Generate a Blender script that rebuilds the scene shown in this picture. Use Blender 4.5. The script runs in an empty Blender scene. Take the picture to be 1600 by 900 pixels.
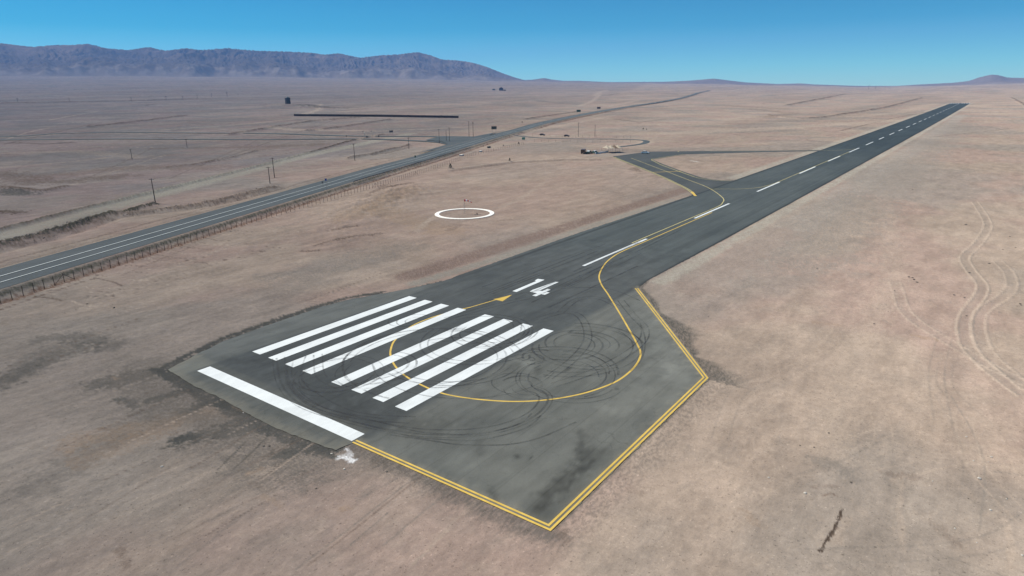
import bpy, bmesh, math, random
import numpy as np
from mathutils import Vector, Matrix
from mathutils.geometry import tessellate_polygon

# ------------------------------------------------------------------ camera, sky, sun, exposure
S = bpy.context.scene
COL = S.collection
CAM = np.array([-44.074, -62.136, 33.636])
YAW, PITCH, ROLL, FPX = math.radians(36.514), math.radians(17.083), math.radians(-0.688), 1000.0
SUN_EL, SUN_AZ = math.radians(48), math.radians(99)          # azimuth from world +X, towards +Y

def cam_axes():
    cy, sy, cp, sp = math.cos(YAW), math.sin(YAW), math.cos(PITCH), math.sin(PITCH)
    f = np.array([cp*cy, cp*sy, -sp]); r = np.array([sy, -cy, 0.0]); u = np.cross(r, f)
    cr, sr = math.cos(ROLL), math.sin(ROLL)
    return f, cr*r+sr*u, -sr*r+cr*u
AF, AR, AU = cam_axes()
cd = bpy.data.cameras.new('camera'); cam = bpy.data.objects.new('camera', cd); COL.objects.link(cam)
cd.sensor_width = 36; cd.lens = 36*FPX/1600; cd.clip_start = 0.5; cd.clip_end = 60000
cam.matrix_world = Matrix(((AR[0], AU[0], -AF[0], CAM[0]), (AR[1], AU[1], -AF[1], CAM[1]),
                           (AR[2], AU[2], -AF[2], CAM[2]), (0, 0, 0, 1)))
S.camera = cam
W = bpy.data.worlds.new('World'); S.world = W; W.use_nodes = True
nt = W.node_tree; bg = nt.nodes['Background']
sky = nt.nodes.new('ShaderNodeTexSky'); sky.sky_type = 'NISHITA'; sky.sun_disc = False
sky.sun_elevation = SUN_EL; sky.sun_rotation = math.radians(90)-SUN_AZ
sky.altitude = 900; sky.air_density = 1.0; sky.dust_density = 0.1; sky.ozone_density = 2.2
tint = nt.nodes.new('ShaderNodeMix'); tint.data_type = 'RGBA'; tint.blend_type = 'MULTIPLY'
tint.inputs[0].default_value = 1.0
tcw = nt.nodes.new('ShaderNodeTexCoord'); sep = nt.nodes.new('ShaderNodeSeparateXYZ'); rmp = nt.nodes.new('ShaderNodeValToRGB')
nt.links.new(tcw.outputs['Generated'], sep.inputs[0]); nt.links.new(sep.outputs[2], rmp.inputs[0])
rmp.color_ramp.elements[0].position = 0.0; rmp.color_ramp.elements[0].color = (0.52, 0.95, 1.0, 1)
rmp.color_ramp.elements[1].position = 0.60; rmp.color_ramp.elements[1].color = (0.62, 0.88, 0.92, 1)
for p_, c_ in ((0.03, (0.33, 0.88, 0.93)), (0.085, (0.0, 0.52, 0.66)), (0.15, (0.0, 0.40, 0.58)), (0.30, (0.30, 0.68, 0.85))):
    e_ = rmp.color_ramp.elements.new(p_); e_.color = (*c_, 1)
nt.links.new(rmp.outputs[0], tint.inputs[7])
nt.links.new(sky.outputs[0], tint.inputs[6]); nt.links.new(tint.outputs[2], bg.inputs[0])
bg.inputs[1].default_value = 0.10
sl = bpy.data.lights.new('sun', 'SUN'); sl.energy = 5.0; sl.angle = math.radians(0.5); sl.color = (1, 0.93, 0.81)
sun = bpy.data.objects.new('sun', sl); COL.objects.link(sun)
sd = Vector((math.cos(SUN_EL)*math.cos(SUN_AZ), math.cos(SUN_EL)*math.sin(SUN_AZ), math.sin(SUN_EL)))
sun.rotation_euler = sd.to_track_quat('Z', 'Y').to_euler()
S.view_settings.view_transform = 'Standard'; S.view_settings.look = 'None'
S.view_settings.exposure = 0.35; S.view_settings.gamma = 1; S.view_settings.use_curve_mapping = False
S.cycles.volume_bounces = 1; S.cycles.max_bounces = 6

# ------------------------------------------------------------------ numpy noise
def _hash(ix, iy, seed):
    h = (ix.astype(np.int64)*374761393 + iy.astype(np.int64)*668265263 + seed*974634777) & 0xffffffff
    h = ((h ^ (h >> 13))*1274126177) & 0xffffffff
    h = h ^ (h >> 16)
    return (h & 0xffffff)/float(0xffffff)
_G = np.array([(math.cos(t), math.sin(t)) for t in (np.arange(32)+.37)*2*math.pi/32])
def vnoise(x, y, seed=0):
    ix = np.floor(x); iy = np.floor(y); fx = x-ix; fy = y-iy
    def g(dx, dy):
        k = (_hash(ix+dx, iy+dy, seed)*31.999).astype(int)
        return _G[k, 0]*(fx-dx)+_G[k, 1]*(fy-dy)
    a, b, c, d = g(0, 0), g(1, 0), g(0, 1), g(1, 1)
    u = fx*fx*fx*(fx*(fx*6-15)+10); v = fy*fy*fy*(fy*(fy*6-15)+10)
    return np.clip(.5+.85*((a*(1-u)+b*u)*(1-v)+(c*(1-u)+d*u)*v), 0, 1)
def fbm(x, y, seed=0, octs=4, gain=0.5):
    x = np.asarray(x, float); y = np.asarray(y, float)
    s = 0; a = 1; t = 0
    for o in range(octs):
        s = s+a*vnoise(x, y, seed+o*17); t += a; a *= gain
        x, y = (x*0.8-y*0.6)*2.03+5.2, (x*0.6+y*0.8)*2.03+1.3
    return s/t
def ridged(x, y, seed=0, octs=5, gain=0.5):
    s = 0; a = 1; t = 0
    for o in range(octs):
        n = 1-np.abs(2*vnoise(x, y, seed+o*31)-1); s = s+a*n*n; t += a; a *= gain
        x, y = (x*0.8-y*0.6)*2.07+3.1, (x*0.6+y*0.8)*2.07+7.7
    return s/t
def sm(a, b, x):
    t = np.clip((x-a)/(b-a), 0, 1); return t*t*(3-2*t)

# ------------------------------------------------------------------ where a line of sight meets the terrain
def ray(px, py):
    d = AF+AR*(px-800)/FPX+AU*(450-py)/FPX
    return d/np.linalg.norm(d)
def az_of(px):            # azimuth of the plain's edge seen at that column
    d = ray(px, 130); return math.atan2(d[1], d[0])
R0, R1 = 420.0, 7000.0
_pxs = [-700, -300, 0, 200, 400, 600, 800, 1000, 1200, 1350, 1450, 1600, 2000, 2400]
_pys = [112, 115, 119, 119, 120, 123, 127, 130, 133, 136, 135, 130, 128, 128]
_az = np.array([az_of(x) for x in _pxs]); _tn = []
for x, y in zip(_pxs, _pys):
    d = ray(x, y); _tn.append(d[2]/math.hypot(d[0], d[1]))
_o = np.argsort(_az); _az = _az[_o]; _tn = np.array(_tn)[_o]
def plain_tan(az): return np.interp(az, _az, _tn)
def H(x, y):
    x = np.asarray(x, float); y = np.asarray(y, float)
    dx = x-CAM[0]; dy = y-CAM[1]; r = np.hypot(dx, dy); az = np.arctan2(dy, dx)
    z1 = CAM[2]+R1*plain_tan(az)
    t = np.clip((r-R0)/(R1-R0), 0, 1)
    z = z1*t**1.5
    amp = 9.0*sm(350, 4500, r)*sm(50, 260, np.abs(y)+np.clip(x-1700, 0, 400))
    return z+amp*(fbm(x/700, y/420, 5, 4)-0.5)*2
def at(px, py, dz=0.0):
    d = ray(px, py); t0 = 5.0; t = 5.0
    g = lambda t: CAM[2]+t*d[2]-float(H(CAM[0]+t*d[0], CAM[1]+t*d[1]))-dz
    while g(t) > 0 and t < 16000: t0 = t; t *= 1.02
    a, b = t0, t
    for _ in range(40):
        m = (a+b)/2
        if g(m) > 0: a = m
        else: b = m
    p = CAM+d*a
    return np.array([p[0], p[1], p[2]])
def XY(*pts, dz=0.0): return np.array([at(px, py, dz)[:2] for px, py in pts])

# ------------------------------------------------------------------ mesh helpers
def tag(o, label=None, cat=None, group=None, kind=None):
    if label: o['label'] = label
    if cat: o['category'] = cat
    if group: o['group'] = group
    if kind: o['kind'] = kind
    return o
def empty(name, loc, rz=0.0):
    o = bpy.data.objects.new(name, None); COL.objects.link(o); o.location = Vector([float(v) for v in loc])
    o.rotation_euler = (0, 0, rz); o.empty_display_size = 0.5
    return o
def link(name, me, mat=None, parent=None):
    if mat is not None: me.materials.append(mat)
    o = bpy.data.objects.new(name, me); COL.objects.link(o)
    if parent: o.parent = parent
    return o
class MB:
    def __init__(s): s.v = []; s.f = []
    def add(s, vs, fs):
        n = len(s.v); s.v += [tuple(float(c) for c in v) for v in vs]; s.f += [tuple(n+i for i in f) for f in fs]; return s
    def box(s, c, d, rz=0.0, taper=1.0):
        ca, sa = math.cos(rz), math.sin(rz); vs = []
        for k, sz in ((-.5, 1), (.5, taper)):
            for a, b in ((-.5, -.5), (.5, -.5), (.5, .5), (-.5, .5)):
                x, y = a*d[0]*sz, b*d[1]*sz
                vs.append((c[0]+x*ca-y*sa, c[1]+x*sa+y*ca, c[2]+k*d[2]))
        return s.add(vs, [(0, 3, 2, 1), (4, 5, 6, 7), (0, 1, 5, 4), (1, 2, 6, 5), (2, 3, 7, 6), (3, 0, 4, 7)])
    def tube(s, a, b, r0, r1=None, n=8):
        r1 = r0 if r1 is None else r1
        a = Vector(a); b = Vector(b); d = (b-a).normalized()
        u = d.orthogonal().normalized(); w = d.cross(u); vs = []
        for p, r in ((a, r0), (b, r1)):
            for i in range(n):
                t = 2*math.pi*i/n; vs.append(p+u*math.cos(t)*r+w*math.sin(t)*r)
        fs = [(i, (i+1) % n, n+(i+1) % n, n+i) for i in range(n)]+[tuple(range(n))[::-1], tuple(range(n, 2*n))]
        return s.add(vs, fs)
    def prism(s, prof, y0, y1):   # profile in x,z pushed along y
        n = len(prof)
        vs = [(x, y0, z) for x, z in prof]+[(x, y1, z) for x, z in prof]
        return s.add(vs, [(i, (i+1) % n, n+(i+1) % n, n+i) for i in range(n)]+[tuple(range(n))[::-1], tuple(range(n, 2*n))])
    def build(s, name, mat, parent=None, bevel=0):
        me = bpy.data.meshes.new(name); me.from_pydata(s.v, [], s.f)
        bm = bmesh.new(); bm.from_mesh(me); bmesh.ops.recalc_face_normals(bm, faces=bm.faces)
        if bevel: bmesh.ops.bevel(bm, geom=bm.edges[:], offset=bevel, segments=2, affect='EDGES', clamp_overlap=True)
        bm.to_mesh(me); bm.free()
        return link(name, me, mat, parent)

# ------------------------------------------------------------------ materials
def N(m, t, **kw):
    n = m.node_tree.nodes.new(t)
    for k, v in kw.items(): setattr(n, k, v)
    return n
def mat(name, col, rough=0.8, metal=0.0, spec=0.3, var=0.0, scale=3.0, drough=0.0):
    m = bpy.data.materials.new(name); m.use_nodes = True; b = m.node_tree.nodes['Principled BSDF']
    b.inputs['Base Color'].default_value = (*col, 1); b.inputs['Roughness'].default_value = rough
    b.inputs['Metallic'].default_value = metal; b.inputs['Specular IOR Level'].default_value = spec
    b.inputs['Diffuse Roughness'].default_value = drough
    if var:
        L = m.node_tree.links
        tc = N(m, 'ShaderNodeTexCoord'); n = N(m, 'ShaderNodeTexNoise'); n.inputs['Scale'].default_value = scale
        n.inputs['Detail'].default_value = 6
        r = N(m, 'ShaderNodeMapRange'); r.inputs[1].default_value = 0.3; r.inputs[2].default_value = 0.7
        r.inputs[3].default_value = 1-var; r.inputs[4].default_value = 1+var*0.5
        mx = N(m, 'ShaderNodeVectorMath', operation='SCALE'); mx.inputs[0].default_value = col
        L.new(tc.outputs['Object'], n.inputs['Vector']); L.new(n.outputs[0], r.inputs[0])
        L.new(r.outputs[0], mx.inputs['Scale']); L.new(mx.outputs[0], b.inputs['Base Color'])
    return m
def math_(m, op, a, b=None, clamp=False):
    n = N(m, 'ShaderNodeMath', operation=op); n.use_clamp = clamp
    for i, v in enumerate((a, b)):
        if v is None: continue
        if hasattr(v, 'is_output'): m.node_tree.links.new(v, n.inputs[i])
        else: n.inputs[i].default_value = v
    return n.outputs[0]
def noise_(m, vec, scale, detail=4, rough=0.6, stretch=None, seed=0.0):
    L = m.node_tree.links
    mp = N(m, 'ShaderNodeMapping'); mp.inputs['Location'].default_value = (seed*13.7, seed*5.1, seed)
    if stretch: mp.inputs['Scale'].default_value = stretch
    L.new(vec, mp.inputs['Vector'])
    n = N(m, 'ShaderNodeTexNoise'); n.inputs['Scale'].default_value = scale; n.inputs['Detail'].default_value = detail
    n.inputs['Roughness'].default_value = rough; L.new(mp.outputs[0], n.inputs['Vector'])
    return n.outputs[0]
def remap(m, v, a, b, c, d):
    n = N(m, 'ShaderNodeMapRange'); n.inputs[1].default_value = a; n.inputs[2].default_value = b
    n.inputs[3].default_value = c; n.inputs[4].default_value = d; m.node_tree.links.new(v, n.inputs[0]); return n.outputs[0]
def scale_col(m, col, fac):
    n = N(m, 'ShaderNodeVectorMath', operation='SCALE'); m.node_tree.links.new(col, n.inputs[0]); m.node_tree.links.new(fac, n.inputs['Scale'])
    return n.outputs[0]

def ground_material(name='desert_soil', drough=0.6, bump=True):
    m = bpy.data.materials.new(name); m.use_nodes = True; L = m.node_tree.links
    b = m.node_tree.nodes['Principled BSDF']; b.inputs['Roughness'].default_value = 1.0
    b.inputs['Specular IOR Level'].default_value = 0.0; b.inputs['Diffuse Roughness'].default_value = drough
    vc = N(m, 'ShaderNodeVertexColor', layer_name='albedo'); g = N(m, 'ShaderNodeNewGeometry').outputs['Position']
    f1 = remap(m, noise_(m, g, 1.1, 9, 0.85), 0.3, 0.7, 0.78, 1.22)
    f2 = remap(m, noise_(m, g, 7.0, 4, 0.8, seed=2), 0.3, 0.7, 0.90, 1.10)
    f3 = remap(m, noise_(m, g, 0.55, 9, 0.74, stretch=(0.35, 1.2, 1), seed=4), 0.3, 0.7, 0.92, 1.08)
    f4 = remap(m, noise_(m, g, 0.02, 12, 0.72, stretch=(1, 1, 1), seed=6), 0.3, 0.7, 0.86, 1.14)
    peb = remap(m, noise_(m, g, 3.6, 3, 0.7, seed=7), 0.62, 0.68, 1.0, 0.60)
    pal = remap(m, noise_(m, g, 3.0, 3, 0.7, seed=11), 0.63, 0.69, 1.0, 1.36)
    f = math_(m, 'MULTIPLY', math_(m, 'MULTIPLY', f1, f2), math_(m, 'MULTIPLY', math_(m, 'MULTIPLY', f3, f4), math_(m, 'MULTIPLY', peb, pal)))
    L.new(scale_col(m, vc.outputs[0], f), b.inputs['Base Color'])
    if bump:
        h = math_(m, 'ADD', math_(m, 'MULTIPLY', noise_(m, g, 1.6, 7, 0.8, stretch=(0.5, 1.2, 1), seed=3), 0.22),
                  math_(m, 'MULTIPLY', noise_(m, g, 0.08, 9, 0.66, seed=8), 1.0))
        bp = N(m, 'ShaderNodeBump'); bp.inputs['Strength'].default_value = 0.75; bp.inputs['Distance'].default_value = 0.35
        L.new(h, bp.inputs['Height']); L.new(bp.outputs[0], b.inputs['Normal'])
    return m

def asphalt_material(name, lo, hi, attr=None):
    m = bpy.data.materials.new(name); m.use_nodes = True; L = m.node_tree.links
    b = m.node_tree.nodes['Principled BSDF']; b.inputs['Roughness'].default_value = 0.9
    b.inputs['Specular IOR Level'].default_value = 0.15; b.inputs['Diffuse Roughness'].default_value = 0.7
    g = N(m, 'ShaderNodeNewGeometry').outputs['Position']
    n1 = noise_(m, g, 0.09, 7, 0.62, stretch=(0.35, 1.0, 1), seed=1)
    mix = N(m, 'ShaderNodeMix', data_type='RGBA'); mix.inputs[6].default_value = (*lo, 1); mix.inputs[7].default_value = (*hi, 1)
    L.new(remap(m, n1, 0.32, 0.68, 0, 1), mix.inputs[0])
    f1 = remap(m, noise_(m, g, 0.9, 6, 0.65, stretch=(0.25, 1.0, 1), seed=5), 0.3, 0.7, 0.93, 1.07)
    f2 = remap(m, noise_(m, g, 14.0, 2, 0.7, seed=9), 0.25, 0.75, 0.86, 1.14)
    vor = N(m, 'ShaderNodeTexVoronoi', feature='DISTANCE_TO_EDGE'); vor.inputs['Scale'].default_value = 0.16
    wob = N(m, 'ShaderNodeVectorMath', operation='MULTIPLY_ADD'); wn = N(m, 'ShaderNodeTexNoise'); wn.inputs['Scale'].default_value = 0.8
    wn.inputs['Detail'].default_value = 5
    L.new(g, wn.inputs['Vector']); L.new(wn.outputs[1], wob.inputs[0]); wob.inputs[1].default_value = (3, 3, 0); L.new(g, wob.inputs[2])
    L.new(wob.outputs[0], vor.inputs['Vector'])
    crack = remap(m, vor.outputs[0], 0.0, 0.006, 0.80, 1.0)
    sx = N(m, 'ShaderNodeSeparateXYZ'); L.new(g, sx.inputs[0])
    jn = math_(m, 'ABSOLUTE', math_(m, 'SUBTRACT', math_(m, 'FRACT', math_(m, 'ADD', math_(m, 'MULTIPLY', sx.outputs[1], 1/3.75), 100.0)), .5))
    joint = remap(m, jn, .0, .028, .86, 1.0)
    f = math_(m, 'MULTIPLY', math_(m, 'MULTIPLY', f1, f2), crack)
    if attr: f = math_(m, 'MULTIPLY', f, joint)
    col = mix.outputs[2]
    if attr:
        vc = N(m, 'ShaderNodeVertexColor', layer_name=attr)
        mm = N(m, 'ShaderNodeMix', data_type='RGBA', blend_type='MULTIPLY'); mm.inputs[0].default_value = 1
        L.new(col, mm.inputs[6]); L.new(vc.outputs[0], mm.inputs[7]); col = mm.outputs[2]
    L.new(scale_col(m, col, f), b.inputs['Base Color'])
    bp = N(m, 'ShaderNodeBump'); bp.inputs['Strength'].default_value = 0.25; bp.inputs['Distance'].default_value = 0.02
    L.new(noise_(m, g, 20, 3, 0.7), bp.inputs['Height']); L.new(bp.outputs[0], b.inputs['Normal'])
    return m
def paint_material(name, col, wear=0.1, alpha=None):
    m = bpy.data.materials.new(name); m.use_nodes = True; L = m.node_tree.links
    b = m.node_tree.nodes['Principled BSDF']; b.inputs['Roughness'].default_value = 0.7
    b.inputs['Specular IOR Level'].default_value = 0.25
    g = N(m, 'ShaderNodeNewGeometry').outputs['Position']
    n = remap(m, noise_(m, g, 0.7, 6, 0.65, stretch=(0.4, 1, 1), seed=2), 0.3, 0.75, 1.0, 1.0-wear)
    n2 = remap(m, noise_(m, g, 10, 3, 0.7, seed=3), 0.3, 0.7, 1.03, 0.95)
    c = N(m, 'ShaderNodeRGB'); c.outputs[0].default_value = (*col, 1)
    L.new(scale_col(m, c.outputs[0], math_(m, 'MULTIPLY', n, n2)), b.inputs['Base Color'])
    chip = remap(m, noise_(m, g, 3.5, 8, 0.75, seed=5), 0.26, 0.33, 0.25 if alpha is None else alpha, 1.0)
    L.new(chip, b.inputs['Alpha'])
    return m
M_GROUND = ground_material()
M_ASPH = asphalt_material('runway_asphalt', (0.078, 0.084, 0.079), (0.112, 0.117, 0.108), 'wear')
M_ASPH2 = asphalt_material('taxiway_asphalt', (0.068, 0.074, 0.071), (0.098, 0.102, 0.095))
M_ROAD = asphalt_material('highway_asphalt', (0.078, 0.092, 0.091), (0.125, 0.133, 0.126))
M_WHITE = paint_material('white_paint', (0.66, 0.69, 0.68), 0.22, 0.7)
M_WORNW = paint_material('worn_white_paint', (0.52, 0.56, 0.55), 0.25, 0.5)
M_YEL = paint_material('yellow_paint', (0.66, 0.45, 0.09), 0.35, 0.25)
M_YELP = paint_material('faded_yellow_paint', (0.55, 0.47, 0.20), 0.3, 0.4)

# ------------------------------------------------------------------ geometry of lines
def resample(P, step):
    P = np.array(P, float); d = np.hypot(*np.diff(P, axis=0).T); s = np.r_[0, np.cumsum(d)]
    n = max(2, int(s[-1]/step)+1); t = np.linspace(0, s[-1], n)
    return np.stack([np.interp(t, s, P[:, i]) for i in range(P.shape[1])], 1)
def smooth_curve(P, step=0.7, closed=False):
    P = [np.array(p, float) for p in P]; out = []
    n = len(P)
    for i in range(n-1):
        p0 = P[max(i-1, 0)]; p1 = P[i]; p2 = P[i+1]; p3 = P[min(i+2, n-1)]
        k = max(2, int(np.linalg.norm(p2-p1)/step)+1)
        for j in range(k):
            t = j/k
            out.append(0.5*((2*p1)+(-p0+p2)*t+(2*p0-5*p1+4*p2-p3)*t*t+(-p0+3*p1-3*p2+p3)*t**3))
    out.append(P[-1]); return np.array(out)
def offset(P, d):
    P = np.array(P, float); T = np.gradient(P[:, :2], axis=0); T /= np.linalg.norm(T, axis=1)[:, None]+1e-9
    Nn = np.stack([-T[:, 1], T[:, 0]], 1); dd = np.asarray(d, float)
    Q = P.copy(); Q[:, :2] += Nn*(dd[:, None] if dd.ndim else dd); return Q
def strip(name, P, w, z, mat_, parent=None, follow=True, across=1, wvar=0.0):
    """flat ribbon along P, w wide, z above the terrain"""
    P = np.array(P, float); n = len(P)
    ws = np.full(n, w/2.0)
    cols = []
    for k in range(across+1):
        o = -1+2*k/across
        dd = ws*o
        if wvar and abs(o) == 1: dd = dd+(np.random.RandomState(k+n).rand(n)-0.5)*wvar*2
        Q = offset(P, dd)
        zz = (H(Q[:, 0], Q[:, 1]) if follow else 0)+z
        cols.append(np.column_stack([Q[:, 0], Q[:, 1], np.broadcast_to(zz, (n,))]))
    V = np.stack(cols, 1).reshape(-1, 3); m = across+1
    F = [(i*m+k+1, i*m+k, (i+1)*m+k, (i+1)*m+k+1) for i in range(n-1) for k in range(across)]
    me = bpy.data.meshes.new(name); me.from_pydata([tuple(v) for v in V], [], F)
    return link(name, me, mat_, parent)
def poly(name, P, z, mat_, parent=None, follow=False):
    P = [(float(a), float(b), z+(float(H(a, b)) if follow else 0)) for a, b in P]
    t = tessellate_polygon([[Vector(p) for p in P]])
    me = bpy.data.meshes.new(name); me.from_pydata(P, [], [tuple(x) for x in t])
    bm = bmesh.new(); bm.from_mesh(me); bmesh.ops.recalc_face_normals(bm, faces=bm.faces)
    if bm.faces and sum(f.normal.z for f in bm.faces) < 0: bmesh.ops.reverse_faces(bm, faces=bm.faces)
    bm.to_mesh(me); bm.free()
    return link(name, me, mat_, parent)
def dist_poly(X, Y, P, maxd):
    """distance to polyline, arc position and side (+ = left); inf far away"""
    D = np.full(X.shape, 1e9); T = np.zeros(X.shape); Sg = np.zeros(X.shape); s0 = 0
    P = np.asarray(P, float)
    lo = P.min(0)-maxd; hi = P.max(0)+maxd
    sub = np.where((X > lo[0]) & (X < hi[0]) & (Y > lo[1]) & (Y < hi[1]))[0]
    if len(sub) == 0: return D, T, Sg
    full = (D, T, Sg); X = X[sub]; Y = Y[sub]; D = D[sub]; T = T[sub]; Sg = Sg[sub]
    for a, b in zip(P[:-1], P[1:]):
        L = float(np.hypot(*(b-a)))
        if L < 1e-6: continue
        lo = np.minimum(a, b)-maxd; hi = np.maximum(a, b)+maxd
        idx = np.where((X > lo[0]) & (X < hi[0]) & (Y > lo[1]) & (Y < hi[1]))[0]
        if len(idx):
            x = X[idx]-a[0]; y = Y[idx]-a[1]; u = (b-a)/L
            t = np.clip(x*u[0]+y*u[1], 0, L); ex = x-u[0]*t; ey = y-u[1]*t; d = np.hypot(ex, ey)
            k = d < D[idx]; j = idx[k]; D[j] = d[k]; T[j] = s0+t[k]; Sg[j] = np.sign(u[0]*y[k]-u[1]*x[k])
        s0 += L
    full[0][sub] = D; full[1][sub] = T; full[2][sub] = Sg
    return full
def inside(X, Y, P):
    c = np.zeros(X.shape, bool); n = len(P)
    for i in range(n):
        x1, y1 = P[i]; x2, y2 = P[(i+1) % n]
        if y1 == y2: continue
        k = ((y1 > Y) != (y2 > Y)) & (X < (x2-x1)*(Y-y1)/(y2-y1)+x1); c ^= k
    return c

# ------------------------------------------------------------------ plan of the place (metres; x along the runway, y to its left)
END = float(at(1495, 161)[0])
SW_EDGE = [(-9.7, 18.4), (-10.3, 10.4), (-10.2, 4.3), (-10.6, -2.7), (-10.5, -8.3), (-9.8, -14.9), (-8.1, -15.2)]
PAD = [(-7.9, -15.3), (-7.7, -38.8), (27.3, -39.0), (56.6, -15.6)]
NW_EDGE = [(END, 15.4), (300, 15.6), (158, 15.6), (110, 16.4), (92, 16.8), (70, 16.6), (53, 16.4), (40, 16.2), (33.8, 17.8), (28.8, 19.6), (23.1, 22.0),
           (17.4, 22.7), (7.5, 22.3), (0.0, 21.8), (-5.7, 19.9)]
RWY = NW_EDGE+SW_EDGE+PAD+[(61.5, -14.9), (100, -15.3), (END, -15.3)]
TAXI_R = [(350, 13), (330, 36.5), (295.1, 71.0), (260.4, 74.6), (242, 60), (225.0, 45.7), (213, 35), (206.5, 29), (203.4, 24), (202.5, 19.5), (206, 14)]
TAXI = [(158, 14), (166.5, 17.6), (184.2, 30.2), (210.6, 52.4), (248.2, 86.0), (261.0, 96.6), (266, 99.5), (284, 97), (299.9, 94.3), (318.2, 69.4), (337.0, 39.5), (356, 13)]+TAXI_R
HW = XY((0, 432.5), (200, 376), (400, 319), (503, 289), (600, 261), (660, 245), (760, 215.5), (810, 202.5), (860, 189), (950, 171.8), (1060, 154), (1107, 141), dz=0.8)
_d = (HW[3]-HW[0])/np.linalg.norm(HW[3]-HW[0])
for i in (1, 2): HW[i] = HW[0]+_d*np.dot(HW[i]-HW[0], _d)
HW = np.vstack([HW[0]-_d*220, HW])
HWc = smooth_curve(HW, 12)
SIDE = smooth_curve(XY((-200, 221), (0, 219), (120, 218), (200, 217.5), (400, 218.5), (560, 217.5), (640, 220), (690, 223), (715, 229)), 8)
SIDE2 = smooth_curve(XY((-100, 214.5), (20, 213.5), (90, 209), (180, 207.3), (300, 208), (420, 209), (500, 211.5), (560, 213), (640, 213.5), (690, 214), (735, 216)), 8)
ENTRY = smooth_curve(XY((805, 212), (835, 215), (880, 216.8), (940, 217.3), (985, 218), (1006, 219.5), (1010, 222), (1000, 225.5), (965, 230)), 3)
DIRT = smooth_curve(XY((-120, 400), (0, 370), (120, 338.5), (240, 305), (330, 282), (400, 264), (480, 243), (560, 226), (640, 209)), 8)
BERM = XY((-40, 377), (0, 361), (100, 335), (240, 301), (400, 261), (480, 240), (540, 222.5), (600, 210))
RUBBLE = XY((-40, 396), (0, 385), (60, 372), (130, 350), (170, 336), (230, 331), (300, 322), (350, 312), (385, 303), (425, 293))
DARKBANK = XY((0, 383), (60, 369), (110, 356), (150, 341), (240, 319))
BANK2 = XY((700, 267), (760, 259), (800, 254), (880, 250), (935, 249.5))
WALL = XY((460, 181.5), (590, 182.5), (716, 184.5))
FENCE = [(-10.2-2.1*.915*6, 72.2-2.1*.405*6.2)]+[tuple(p) for p in XY((18, 465.5), (99, 439.5), (250, 393), (400, 346.5), (500, 319), (600, 290), (680, 264))]
FENCE2 = XY((680, 264), (740, 243), (800, 230), (818, 226))

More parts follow.
